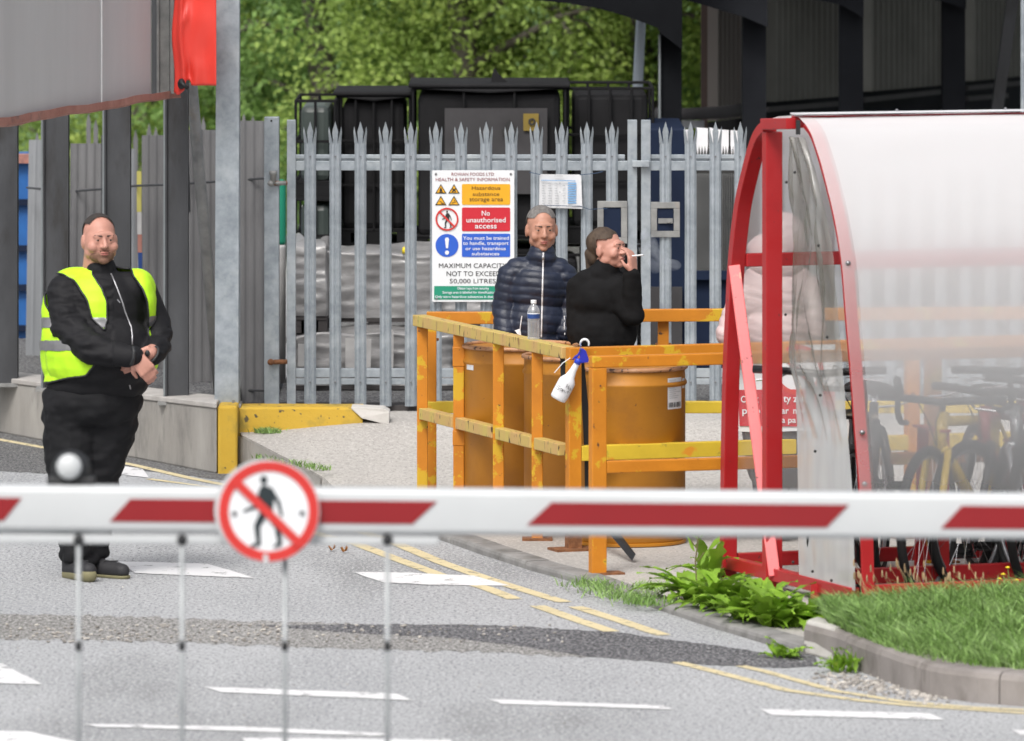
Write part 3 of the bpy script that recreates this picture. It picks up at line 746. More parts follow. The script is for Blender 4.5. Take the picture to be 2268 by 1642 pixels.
# ------------------------------------------------------------------ retaining wall and yellow kerb
W0, W1 = G(-120, 936), G(480, 1050)
t = thing('retaining_wall', 'low stained concrete wall under the grey steel columns', 'wall', (W1.x, W1.y, 0))
m = MB(); dw = (W1 - W0).normalized(); nw = Vector((-dw.y, dw.x, 0)); nw = Vector((0, 1.5, 0))
def wtop(k): return .28 + .08 * k
a, b = W0, W1
m.hexa([a, b, b + nw * .3, a + nw * .3] + [q + Vector((0, 0, z)) for q, z in ((a, wtop(0)), (b, wtop(1)), (b + nw * .3, wtop(1)), (a + nw * .3, wtop(0)))])
m.build('wall_face', M('concrete'), t, bevel=.01)
m = MB(); m.hexa([q + Vector((0, 0, z)) for q, z in ((a - nw * .012, wtop(0) - .0), (b - nw * .012, wtop(1)), (b + nw * .34, wtop(1)), (a + nw * .34, wtop(0)), (a - nw * .012, wtop(0) + .03), (b - nw * .012, wtop(1) + .03), (b + nw * .34, wtop(1) + .03), (a + nw * .34, wtop(0) + .03))])
m.build('coping', M('kerb_top'), t, bevel=.006)
m = MB(); m.sheet([W0 + nw * .3 + Vector((0, 0, .285)), W1 + nw * .3 + Vector((0, 0, .35)), (-1.4, 46, .3), (-9, 52, .3)])
struct('platform', m, M('asphalt_side'), recalc=False)
t = thing('yellow_kerb', 'yellow painted concrete kerb in front of the fence', 'kerb', (-1.5, 39.8, 0))
yb = W1.y + .02
m = MB(); xs = [P(482, 0, 39.72).x, P(526, 0, 39.72).x]
m.box((xs[0], 39.72, -.02), (xs[1], 40.2, .375)); m.build('end_block', M('kerb_yellow'), t, bevel=.015)
m = MB(); n = 16; f0 = 39.94
for i in range(n + 1):
    k = i / n; x = xs[1] + .003 + (P(802, 0, f0).x - xs[1]) * k; top = .352 - .004 * k
    y = f0 - .03 * (1 - k); low = .16 + .0 * k
    m.v += [(x, y - .02, low), (x, y, top - .012), (x, y + .02, top), (x, y + .22, top + .002), (x, y + .24, .1)]
for i in range(n):
    for j in range(4): a = i * 5 + j; m.f.append((a, a + 5, a + 6, a + 1))
m.build('kerb_run', M('kerb_yellow'), t)
m = MB(); x2 = P(802, 0, f0).x; x3 = P(862, 0, f0).x
m.prism([(x2 - .06, f0 - .008, .34), (x2, f0 - .03, .29), (x3, f0 - .03, .25), (x3 + .004, f0 - .03, .325), (x3 - .03, f0 - .03, .345), (x2 - .06, f0 - .008, .352)], (0, .2, 0))
m.build('broken_end', M('concrete_pale'), t, bevel=.008)
# ------------------------------------------------------------------ left canopy: columns, fascia, red end sheet
def hsec(mb, u0, u1, v0, v1, Y, dep=.13, z1=None):
    """H section column seen between u0 and u1"""
    a, b = P(u0, v1, Y), P(u1, v0, Y); top = b.z if z1 is None else z1
    w = b.x - a.x
    mb.box((a.x, Y, a.z), (a.x + .008, Y + dep, top)); mb.box((b.x - .008, Y, a.z), (b.x, Y + dep, top))
    mb.box((a.x + .009, Y + dep * .15, a.z), (b.x - .009, Y + dep * .15 + .008, top))
t = thing('loading_canopy', 'grey clad canopy fascia on four dark steel columns', 'canopy', (-2.2, 41, .3))
for u0, u1, vb, Y, z1 in ((-30, 38, 852, 42.2, 3.2), (95, 151, 862, 41.6, 3.2), (231, 288, 872, 41.0, 3.2), (366, 416, 892, 40.35, 3.2)):
    m = MB(); hsec(m, u0, u1, 0, vb, Y, .14, z1); m.build('column', M('steel_dark'), t)
    a = P(u0, vb, Y); m = MB(); m.box((a.x - .011, Y - .003, a.z), (a.x - .001, Y + .10, z1)); m.build('flange_edge', M('steel_edge'), t)
    m = MB(); m.box((a.x - .04, Y - .04, a.z - .012), (P(u1, vb, Y).x + .04, Y + .18, a.z + .006)); m.build('base_plate', M('galv_dull'), t)
fa, fb = P(-120, 284, 36.2), P(362, 210, 39.9); top = 3.4
m = MB(); dd = Vector((0, .14, 0))
fb2 = P(333, 214, 39.7)
m.hexa([fa, fb2, fb2 + dd, fa + dd, Vector((fa.x, fa.y, top)), Vector((fb2.x, fb2.y, top)), Vector((fb2.x, fb2.y + .14, top)), Vector((fa.x, fa.y + .14, top))])
m.build('fascia_panel', M('fascia'), t)
m = MB()
for k in (.745,):
    p = fa.lerp(fb2, k); m.box((p.x - .004, p.y - .012, p.z), (p.x + .004, p.y + .01, top))
m.build('panel_seam', M('fascia_seam'), t)
m = MB()
for u0, u1, off, mt in ((336, 347, .10, 'dark'), ):
    a = P(u0, 216, 39.95); b = P(u1, 213, 39.95); m.box((a.x, 39.95, a.z), (b.x, 40.05, top))
m.build('corner_gap', M('steel_dark'), t)
m = MB()
for u0, u1, Y in ((347, 352, 39.86), (353, 375, 39.9), (377, 385, 39.84)):
    a = P(u0, 208, Y); b = P(u1, 208, Y); m.box((a.x, Y, a.z), (b.x, Y + .05, top))
m.build('corner_post', M('galv_dull'), t)
pts = []; n = 24; m = MB()
for i in range(n + 1):
    k = i / n; p = P(-120, 284, 36.2).lerp(P(400, 203, 40.05), k); dz = .004 * math.sin(k * 17) + .003 * math.sin(k * 41); p = p + Vector((.0, -.03, dz + .012))
    h = .055 - .012 * k; m.v += [tuple(p), tuple(p + Vector((.0, .0, -h * .75 ))), tuple(p + Vector((.0, .10, -h)))]
for i in range(n):
    a = 3 * i; m.f += [(a, a + 3, a + 4, a + 1), (a + 1, a + 4, a + 5, a + 2)]
m.build('bottom_trim', M('trim_red'), t, solid=.004)
# red crumpled end sheet
def red_z(k): return 0
m = MB(); nx, nz = 24, 40
for i in range(nx + 1):
    for j in range(nz + 1):
        k, l = i / nx, j / nz; u = 384 + 95 * k
        vb = 190 if k > .38 else 190 + 22 * (1 - abs(k - .1) / .28) if k < .28 else 178
        v = -60 + (vb + 60) * l; Y = 39.75 - .05 * k
        d = .020 * noise.noise(Vector((k * 2.1, l * 2.6, 5))) + .018 * math.exp(-((k - .14 - .1 * l) / .05) ** 2) - .02 * math.exp(-((k - .35) ** 2 + (l - .94) ** 2) / .012) + .012 * math.exp(-((k - .3) ** 2 + (l - .40) ** 2) / .006)
        p = P(u + 3 * math.sin(l * 9) * (1 - k), v, Y); m.v.append((p.x, Y - d * 1.6, p.z))
for i in range(nx):
    for j in range(nz): a = i * (nz + 1) + j; m.f.append((a, a + nz + 1, a + nz + 2, a + 1))
m.build('end_sheet', M('red_sheet'), t, smooth=True, solid=.003)
m = MB(); a = P(402, 186, 39.7); m.ell(a, (.022, .03, .03)); m.bar(P(398, 182, 39.68), P(417, 196, 39.68), .03, .02); m.build('strap_knot', M('dark_plastic'), t, smooth=True)
# leaning brace
t = thing('leaning_brace', 'pale steel tube leaning from the red sheet down behind the tall post', 'brace', (-1.7, 40.6, .3))
m = MB(); m.tube([P(424, 185, 40.6), P(487, 893, 40.75)], [.034, .03], 14); m.build('tube', M('galv_dull'), t, smooth=True)
m = MB(); m.bar(P(408, 185, 40.62), P(416, 470, 40.66), .03, .02, (0, 1, 0)); m.build('backing_bar', M('steel_dark'), t)
m = MB(); m.box((P(478, 893, 40.6).x, 40.6, .33), (P(498, 893, 40.6).x, 40.85, .36)); m.build('foot', M('galv_dull'), t)
t = thing('steel_post', 'tall galvanised post standing at the corner of the concrete wall', 'post', (-1.6, 40.0, .36))
a, b = P(475, 898, 39.97), P(530, 0, 39.97)
m = MB(); m.prism([(a.x, 39.97, a.z), (b.x - .004, 39.97, a.z), (P(531, 0, 39.97).x, 39.97, 3.3), (P(480, 0, 39.97).x, 39.97, 3.3)], (0, .008, 0)); m.build('front_flange', M('galv'), t, bevel=.002)
m = MB(); m.box((a.x + .06, 39.98, a.z), (a.x + .068, 40.1, 3.3)); m.build('web', M('galv'), t)
m = MB(); m.box((a.x + .004, 40.101, a.z), (b.x, 40.109, 3.3)); m.build('rear_flange', M('galv'), t)
m = MB(); m.box((a.x - .01, 39.92, a.z - .01), (b.x + .01, 40.16, a.z + .008))
for du in (8, 42):
    c = P(475 + du, 894, 39.95); m.lathe((c.x, c.y - .02, c.z), [(.008, 0), (.008, .02)], 8)
m.build('base_plate', M('galv_dull'), t)
# ------------------------------------------------------------------ grey sheet hoarding behind the columns
t = thing('sheet_fence', 'grey corrugated metal sheets standing behind the steel columns', 'fence', (-2.5, 42.5, .3))
for u0, u1, vt, vb, Y, mt, sl in ((56, 96, 310, 835, 44.6, 'hoarding_light', 8), (96, 150, 322, 850, 44.2, 'hoarding', 0), (150, 226, 318, 862, 43.9, 'hoarding', 6), (224, 232, 300, 866, 43.8, 'steel_dark', 0), (284, 300, 330, 880, 43.4, 'hoarding_light', 0),
                              (314, 368, 300, 884, 43.2, 'hoarding', 0), (226, 286, 335, 870, 43.6, 'hoarding', 0), (412, 478, 288, 894, 42.0, 'hoarding', 0), (526, 586, 268, 896, 41.6, 'hoarding', 0), (478, 528, 280, 896, 41.8, 'hoarding', 0)):
    m = MB(); nn = max(2, int((u1 - u0) / 9)) * 2; row = []
    prof = [0, 0, .007, .007] if mt == 'hoarding' else [0, 0, 0, .003]
    zt, zb = P(u0, vt, Y).z, P(u0, vb, Y).z
    for i in range(nn + 1):
        k = i / nn; row.append((k, -prof[i % 4]))
    for k, dy in row: 
        x = P(u0 + (u1 - u0) * k, 0, Y).x; m.v += [(x + sl * Y / FPX, Y + dy, zt), (x, Y + dy, zb)]
    for i in range(nn): a = 2 * i; m.f.append((a, a + 2, a + 3, a + 1))
    m.build('metal_sheet', M(mt), t, solid=.002)
m = MB()
m.tube([P(590, 395, 41.5), P(400, 408, 42.0), P(300, 412, 43), P(240, 418, 43.5), P(150, 425, 44), P(60, 416, 44.5)], .007, 6)
m.tube([P(590, 866, 41.5), P(400, 862, 42.0), P(300, 868, 43)], .006, 6); m.build('tie_rod', M('steel_dark'), t)
# jagged fence tops far behind
t = thing('far_palisade', 'dark jagged palisade tops showing beneath the grey fascia', 'fence', (-3.2, 48, 0))
for u, v in ((196, 262), (212, 276), (258, 288), (300, 300), (330, 285), (345, 292), (82, 305), (108, 300), (450, 270), (540, 262), (560, 268)):
    m = MB(); a = P(u - 5, v + 8, 48); b = P(u + 5, v + 8, 48); c = P(u, v - 12, 48)
    m.prism([(a.x, 48, .2), (b.x, 48, .2), b, c, a], (0, .02, 0)); m.build('pale', M('hoarding'), t)
t = thing('skip_container', 'bright blue ribbed container in the gap beside the first column', 'container', (-3.1, 46, .3))
m = MB(); a, b = P(-20, 860, 46), P(66, 360, 46); m.box((a.x, 46, a.z), (b.x, 47.5, b.z)); m.build('body', M('blue_steel'), t)
for v in (446, 548, 635, 725, 812):
    m = MB(); p, q = P(-20, v, 45.97), P(67, v + 4, 45.97); m.box((p.x, 45.955, q.z - .015), (q.x, 46.0, p.z + .012)); m.build('rib', M('navy_steel'), t)
m = MB(); p, q = P(-20, 362, 45.95), P(67, 343, 45.95); m.box((p.x, 45.94, p.z), (q.x, 46.1, q.z)); m.build('top_edge', M('trim_red'), t)
t = thing('taped_post', 'thin post with peeling yellow red and blue tape behind the columns', 'post', (-2.2, 43, .3))
for i, (v0, v1, mt) in enumerate(((380, 470, 'sack_yellow'), (470, 520, 'sack'), (520, 560, 'trim_red'), (560, 620, 'label_blue'), (620, 700, 'hoarding_light'), (700, 880, 'hoarding'))):
    m = MB(); a, b = P(303 + i, v1, 43), P(313 + i * .6, v0, 43); m.box((a.x, 43, a.z + .001), (b.x, 43.03, b.z)); m.build('tape_band' if i < 5 else 'shaft', M(mt), t)
t = thing('green_drum', 'green and white drum in the narrow gap beside the gate post', 'drum', (-1.3, 42.6, .25))
m = MB(); c = P(612, 880, 42.6); m.lathe((c.x, 42.8, .26), [(.05, 0), (.05, .80), (.048, .82)], 20); m.build('body', M('sack'), t, smooth=True)
m = MB(); m.lathe((c.x, 42.8, 1.081), [(.048, 0), (.05, .02), (.05, .36), (.045, .38), (.03, .385)], 20); m.build('upper_drum', M('green_box'), t, smooth=True)
# ------------------------------------------------------------------ palisade gates
FY = 40.62
def pale_mesh():
    sc = FY / FPX; w = .033; yb, y0, y1 = 0, .0, 0
    me = MB(); z0 = P(0, 900, FY).z; z1 = P(0, 318, FY).z; z2 = P(0, 292, FY).z; z3 = P(0, 269, FY).z
    prof = [(-w, 0), (-w * .62, -.013), (-w * .3, -.016), (0, -.009), (w * .3, -.016), (w * .62, -.013), (w, 0)]
    for x, y in prof: me.v += [(x, FY + y, z0), (x, FY + y, z1)]
    for i in range(6): a = 2 * i; me.f.append((a, a + 2, a + 3, a + 1))
    n = len(me.v)
    # centre tine
    me.add([(-w * .34, FY - .016, z1), (0, FY - .010, z1), (w * .34, FY - .016, z1), (w * .5, FY - .018, z2), (0, FY - .018, z3), (-w * .5, FY - .018, z2), (0, FY - .013, z2)],
           [(0, 1, 6, 5), (1, 2, 3, 6), (6, 3, 4), (5, 6, 4)])
    for s in (-1, 1):   # outer tines splay apart
        me.add([(s * w * .4, FY - .012, z1), (s * w, FY - .001, z1), (s * w * 1.14, FY - .022, z2), (s * w * 1.04, FY - .024, z2 + (z3 - z2) * .5), (s * w * .86, FY - .024, z2)], [(0, 1, 2, 3, 4)])
    return me
def make_pale(u, parent, mesh):
    o = put('pale', mesh, M('galv'), parent); o.location.x += P(u, 0, FY).x
    md = o.modifiers.new('s', 'SOLIDIFY'); md.thickness = .003
    return o
PM = pale_mesh().mesh('pale')
def bolts(parent, us, v):
    m = MB()
    for u in us:
        c = P(u, v, FY - .02); m.lathe((c.x, c.y, c.z), [(.0055, 0), (.0055, .004), (.003, .006)], 8, (0, -1, 0))
    m.build('bolts', M('bolt'), parent)
def leaf(label, stile, pales, u0, u1, t0):
    t = thing('gate_leaf', label, 'gate', (P(stile[0], 0, FY).x, FY, .28), 'pair of palisade gate leaves')
    for u in pales: make_pale(u, t, PM)
    def bar(va, vb, ua, ub, dy, dep, nm='rail'):
        a, b = P(ua, vb, FY), P(ub, va, FY); m = MB(); m.box((a.x, FY + dy, a.z), (b.x, FY + dy + dep, b.z)); m.build(nm, M('galv'), t, bevel=.002)
    bar(343, 352, u0, u1, .004, .03); bar(353, 356, u0, u1, .012, .02); bar(357, 378, u0 - 8, u1 + 8, .002, .05)
    bar(817, 836, u0 - 8, u1 + 8, .002, .05); bar(839, 852, u0, u1, .004, .03)
    for a, b in t0: bar(266, 904, a, b, -.012, .055, 'stile')
    bolts(t, pales, 347); bolts(t, pales, 847)
    return t
PL = [687 + 55.7 * i for i in range(13)]
tl = leaf('long left palisade gate leaf carrying the safety sign', (635,), PL, 650, 1384, [(635.5, 655), (1390, 1411)])
PRs = [1474, 1529.5, 1584.5, 1639.5] + [1695 + 55.5 * i for i in range(12)]
tr = leaf('right palisade gate leaf with the square lock frame', (1420,), PRs, 1432, 2300, [(1420, 1441), (2330, 2350)])
m = MB(); a, b = P(1400, 370, FY - .05), P(1438, 361, FY - .05); m.box((a.x, FY - .055, a.z), (b.x, FY - .02, b.z + .012)); m.build('keeper_plate', M('galv'), tr, bevel=.002)
def frame(parent, u0, u1, v0, v1, w=14, nm='lock_frame'):
    m = MB(); Y = FY - .03
    for a, b, c, d in ((u0, u1, v0, v0 + w), (u0, u1, v1 - w, v1), (u0, u0 + w, v0 + w, v1 - w), (u1 - w, u1, v0 + w, v1 - w)):
        p, q = P(a, d, Y), P(b, c, Y); m.box((p.x + .0005, Y, p.z + .0005), (q.x - .0005, Y + .045, q.z - .0005))
    m.build(nm, M('galv_dull'), parent, bevel=.002)
frame(tr, 1441.5, 1506, 448, 526); frame(tl, 1323, 1389.5, 446, 540)
for pr_, u0, u1, v0, v1 in ((tr, 1456, 1491.5, 462.5, 511.5), (tl, 1337.5, 1375, 460.5, 525.5)):
    m = MB(); p, q = P(u0, v1, FY - .022), P(u1, v0, FY - .022); m.box((p.x, FY - .022, p.z), (q.x, FY + .02, q.z)); m.build('lock_box', M('navy_steel'), pr_)
m = MB(); a, b = P(1458, 495, FY - .03), P(1490, 484, FY - .03); m.box((a.x, FY - .034, a.z), (b.x, FY - .023, b.z)); m.lathe(P(1481, 489, FY - .034), [(.012, 0), (.012, .02)], 12, (0, -1, 0)); m.build('latch_bar', M('galv_dull'), tr)
t = thing('gate_post', 'square galvanised gate post with two rusty hinges', 'post', (P(600, 0, FY).x, FY, .3))
m = MB(); a, b = P(585, 903, FY - .06), P(618, 260, FY - .06); m.box((a.x, FY - .06, a.z), (b.x, FY + .05, b.z)); m.build('shaft', M('galv'), t, bevel=.004)
m = MB(); c = P(601, 268, FY - .062); m.lathe(c, [(.006, 0), (.006, .003)], 10, (0, -1, 0)); m.build('cap_hole', M('dark_plastic'), t)
for v, big in ((392, 0), (788, 1)):
    m = MB(); c = P(605, v, FY - .07)
    if not big:
        m.lathe((c.x, c.y - .02, c.z - .04), [(.016, 0), (.016, .05), (.022, .055), (.022, .075)], 14); 
    m.tube([(c.x - .012, c.y - .02, c.z - .035), (P(634, v, FY).x, c.y, c.z - .035)], .012, 10); m.ell((c.x - .012, c.y - .02, c.z - .035), (.02, .02, .018), nu=12, nv=8)
    m.build('hinge', M('rust' if big else 'galv_dull'), t, smooth=True)
    m = MB(); m.tube([(c.x + .005, c.y - .015, c.z - .035), (P(636, v, FY).x, c.y + .01, c.z - .035)], .0135, 10); m.build('hinge_pin', M('rust'), t, smooth=True)
# gate threshold
m = MB(); a, b = P(540, 918, 40.66), P(2300, 902, 40.66); m.box((a.x, 40.66, .2), (b.x, 40.9, .3));  # dark block put in as the shade in the gap below the gates
tag(m.build('gap_shade_strip', M('pallet')), 'dark strip put in as the shade of the gap along the foot of the gates', 'gap_shade_strip')
# ------------------------------------------------------------------ safety sign on the gate
SY = FY - .045
t = thing('safety_sign', 'white health and safety sign with yellow red blue and green blocks', 'sign', (P(1048, 0, SY).x, SY, .9))
m = MB(); rrect(m, 957, 1139, 377.5, 668.7, SY, 3, .006); m.build('board', M('sign_white'), t)
for u, v in ((965.5, 386), (1131.5, 386), (967, 662)):
    m = MB(); disc(m, u, v, 2.6, SY - .004, .004, 12); m.build('screw', M('bolt'), t)
Y1, Y2 = SY - .003, SY - .006
B = .0
text_fit('ROWAN FOODS LTD', 1000, 1094, 382.8, 389.6, Y1, M('maroon_ink'), t, bold=B)
text_fit('HEALTH & SAFETY INFORMATION', 965, 1129, 394.3, 401.6, Y1, M('maroon_ink'), t, bold=B)
for v0, v1, k, lines in ((408, 454, 'orange_box', (('Hazardous', 1045, 1108, 412.5, 420.5), ('substance', 1047, 1106, 426, 434), ('storage area', 1040, 1114, 438.5, 449))),
                         (460, 512.5, 'red_box', (('No', 1067, 1085, 467, 478), ('unauthorised', 1033, 1120, 482, 493), ('access', 1052, 1100, 498.5, 506.5))),
                         (518, 569.5, 'blue_box', (('You must be trained', 1025.5, 1127, 523.5, 531.5), ('to handle, transport', 1025.5, 1126.5, 534.8, 545.5), ('or use hazardous', 1031, 1120, 547, 554.5), ('substances', 1045, 1106, 558.5, 566)))):
    m = MB(); rrect(m, 1023, 1130, v0, v1, Y1, 3); bx = m.build('message_block', M(k), t)
    for s, a, b, c, d in lines: text_fit(s, a, b, c, d, Y2, M('brown_ink' if k == 'orange_box' else 'sign_white'), t, bold=.010 if k != 'orange_box' else .0)
for i, (cu, vt) in enumerate(((976.5, 408), (1005.5, 408), (976.5, 434), (1005.5, 434))):
    m = MB(); poly(m, [(cu, vt), (cu + 12.6, vt + 21), (cu - 12.6, vt + 21)], Y1); m.build('hazard_border', M('ink'), t)
    m = MB(); poly(m, [(cu, vt + 3.5), (cu + 9.4, vt + 19), (cu - 9.4, vt + 19)], Y1 - .002, .001); m.build('hazard_triangle', M('orange_box'), t)
    m = MB(); YY = Y1 - .004
    if i == 0: disc(m, cu, vt + 14, 3, YY, .001, 10); poly(m, [(cu - 3, vt + 13), (cu, vt + 7), (cu + 3, vt + 13)], YY - .001, .001); stroke(m, [(cu - 4, vt + 17.6), (cu + 4, vt + 17.6)], [1.4, 1.4], YY, .001)
    elif i == 1: stroke(m, [(cu - 3.4, vt + 10.5), (cu + 3.4, vt + 16.5)], [2.6, 2.6], YY, .001); stroke(m, [(cu + 3.4, vt + 10.5), (cu - 3.4, vt + 16.5)], [2.6, 2.6], YY - .001, .001)
    elif i == 2: stroke(m, [(cu - 3, vt + 12), (cu + 2, vt + 14)], [1.2, 1.2], YY, .001); stroke(m, [(cu + 1, vt + 17), (cu + 6, vt + 17)], [2, 2], YY, .001)
    else: stroke(m, [(cu - 5, vt + 16), (cu + 4, vt + 13)], [1.2, 1.2], YY, .001); disc(m, cu + 1, vt + 10, 1.3, YY, .001, 8)
    m.build('hazard_symbol', M('ink'), t)
m = MB(); ring(m, 990, 486, 21.8, 25.5, Y1 - .003); stroke(m, [(974, 470), (1006, 502)], [4, 4], Y1 - .004); m.build('prohibition_ring', M('sign_red'), t)
m = MB(); walker(m, 991, 486, 19, Y1); m.build('walking_figure', M('ink'), t)
m = MB(); disc(m, 990, 544, 25.5, Y1); m.build('mandatory_disc', M('blue_box'), t)
m = MB(); poly(m, [(985.5, 530), (987.5, 526.5), (992.5, 526.5), (994.5, 530), (992.3, 550), (987.7, 550)], Y2); disc(m, 990, 560, 4.6, Y2, .002, 16); m.build('exclamation_mark', M('sign_white'), t)
text_fit('MAXIMUM CAPACITY', 972, 1122, 583.6, 594, Y1, M('ink'), t, bold=.0)
text_fit('NOT TO EXCEED', 989, 1109, 601.2, 611.8, Y1, M('ink'), t, bold=.0)
text_fit('50,000 LITRES', 996, 1098, 618, 629.5, Y1, M('ink'), t, bold=.0)
m = MB(); rrect(m, 961.5, 1138, 634, 663.8, Y1, 1); m.build('green_block', M('green_box'), t)
for s, a, b, c, d in (('Obtain keys from security', 1013, 1083, 636, 643.5), ('Storage area is labelled for identification purposes', 980, 1124, 645, 652.5), ('Only store hazardous substances in designated spaces', 964, 1136, 654.5, 662)):
    text_fit(s, a, b, c, d, Y2, M('light_ink'), t, bold=.01)
# paper notice tied to the gate
t = thing('paper_notice', 'white printed paper notice tied to the gate with blue string', 'notice', (P(1243, 0, SY).x, SY, 1.4))
m = MB(); n = 10
for i in range(n + 1):
    for j in range(n + 1):
        k, l = i / n, j / n; p = P(1195 + 92 * k + 4 * k * l - 1 * l, 386 + 74 * l + 3 * k - 2 * k * (1 - l), SY + .012 * math.sin(k * 3.1 + l)); m.v.append(tuple(p))
for i in range(n):
    for j in range(n): a = i * (n + 1) + j; m.f.append((a, a + n + 1, a + n + 2, a + 1))
m.build('sheet', M('label_paper'), t, smooth=True)
YN = SY - .006; rnd = random.Random(3)
m = MB(); stroke(m, [(1199, 399.5), (1274, 401)], [1.6, 1.6], YN); 
for j in range(9): stroke(m, [(1259, 406 + 5.4 * j), (1275, 406.4 + 5.4 * j)], [3.6, 3.6], YN)
m.build('blue_print', M('pale_blue_ink'), t)
m = MB()
for j in range(9):
    for u in (1201, 1214, 1229): 
        stroke(m, [(u, 406 + 5.6 * j), (u + rnd.uniform(3, 9), 406.2 + 5.6 * j)], [1.1, 1.1], YN)
    if j % 2: stroke(m, [(1246, 406 + 5.6 * j), (1251, 406 + 5.6 * j)], [1.4, 1.4], YN)
stroke(m, [(1228, 390), (1246, 390)], [1.4, 1.4], YN)
for (u, v) in ((1240, 406), (1240, 426)): disc(m, u, v, 1.8, YN, .001, 8)
m.build('grey_print', M('faint_ink'), t)
m = MB(); m.tube([P(1172, 382, SY), P(1197, 387, SY - .008)], .0022, 6); m.tube([P(1284, 388, SY - .008), P(1320, 384, SY), P(1336, 380, SY)], .0022, 6)
m.tube([P(1195, 455, SY), P(1285, 457, SY - .012), P(1305, 464, SY - .005), P(1345, 462, SY)], .002, 6); m.build('string', M('string'), t)
# ------------------------------------------------------------------ containers, pallets and stock behind the gates
def ibc(label, u0, u1, v0, v1, Y, dep, mt, nv=4, nh=4, hood=0, card=None, grp='caged bulk containers behind the gates'):
    t = thing('bulk_container', label, 'container', (P((u0 + u1) / 2, 0, Y).x, Y + dep / 2, P(0, v1, Y).z), grp)
    a, b = P(u0, v1, Y), P(u1, v0, Y); pz_ = .10
    m = MB(); m.box((a.x + .03, Y + .03, a.z + pz_), (b.x - .03, Y + dep - .03, b.z - .03)); m.build('tank', M(mt), t, bevel=.04)
    m = MB()
    for i in range(nv):
        x = a.x + (b.x - a.x) * i / (nv - 1); m.tube([(x, Y, a.z + pz_), (x, Y, b.z)], .009, 6); m.tube([(x, Y + dep, a.z + pz_), (x, Y + dep, b.z)], .009, 6)
    for j in range(nh):
        z = a.z + pz_ + (b.z - a.z - pz_) * j / (nh - 1); m.tube([(a.x, Y, z), (b.x, Y, z), (b.x, Y + dep, z), (a.x, Y + dep, z)], .010, 6, closed=True)
    m.build('cage', M('cage'), t)
    m = MB()
    for x in (a.x, (a.x + b.x) / 2 - .04, b.x - .08): m.box((x, Y, a.z + .02), (x + .08, Y + dep, a.z + .08))
    m.box((a.x, Y, a.z + .081), (b.x, Y + dep, a.z + .1)); m.box((a.x, Y, a.z), (b.x, Y + dep, a.z + .019)); m.build('base_pallet', M('cage'), t)
    if hood:
        m = MB(); m.box((a.x - .03, Y - .03, b.z + .004), (b.x + .03, Y + dep, b.z + .03)); m.prism([(a.x - .03, Y - .02, b.z), (a.x + (b.x - a.x) * .5, Y - .025, b.z - .03), (b.x + .03, Y - .02, b.z)], (0, .02, .0)); m.build('lid_sheet', M('tank_dark'), t, bevel=.01)
    if card:
        m = MB(); p, q = P(card[0], card[3], Y - .02), P(card[1], card[2], Y - .02); m.box((p.x, Y - .025, p.z), (q.x, Y - .018, q.z)); m.build('placard', M('placard'), t)
    return t
ibc('narrow caged container with a greenish tank, leftmost on the stack', 655, 742, 224, 440, 44.0, 1.0, 'tank_green', 3, 3)
ibc('caged container under the narrow greenish one', 655, 742, 442, 640, 44.0, 1.0, 'tank_green', 3, 3)
ibc('dark caged container with a sagging cover, second from the left', 748, 908, 214, 545, 44.3, 1.0, 'tank_dark', 5, 4, 1)
t = ibc('widest dark container with a large grey placard and two hazard labels', 915, 1252, 196, 560, 44.1, 1.0, 'tank_dark', 4, 2, 1, (985, 1212, 240, 430))
m = MB(); poly(m, [(1159, 252), (1193, 252), (1193, 290), (1159, 290)], 44.06, .004); m.build('hazard_label', M('placard_yellow'), t)
m = MB(); ring(m, 1178, 270, 4, 8, 44.05, .002, 16); poly(m, [(1110, 290), (1128, 264), (1146, 290), (1128, 316)], 44.05, .003); m.build('hazard_mark', M('ink'), t)
m = MB(); poly(m, [(1083, 196), (1088, 178), (1092, 155), (1096, 151), (1106, 166), (1122, 180), (1140, 195)], 44.3, .02); m.build('torn_flap', M('tank_dark'), t)
ibc('dark open-topped caged container beside the canopy column', 1258, 1446, 196, 540, 44.3, 1.0, 'tank_dark', 5, 4)
ibc('dark container low behind the navy jacket, under the placarded one', 1130, 1290, 565, 885, 44.0, 1.0, 'tank_dark', 4, 4)
ibc('dark container low behind the black fleece, under the open-topped one', 1300, 1430, 545, 885, 44.0, 1.0, 'tank_dark', 4, 4)
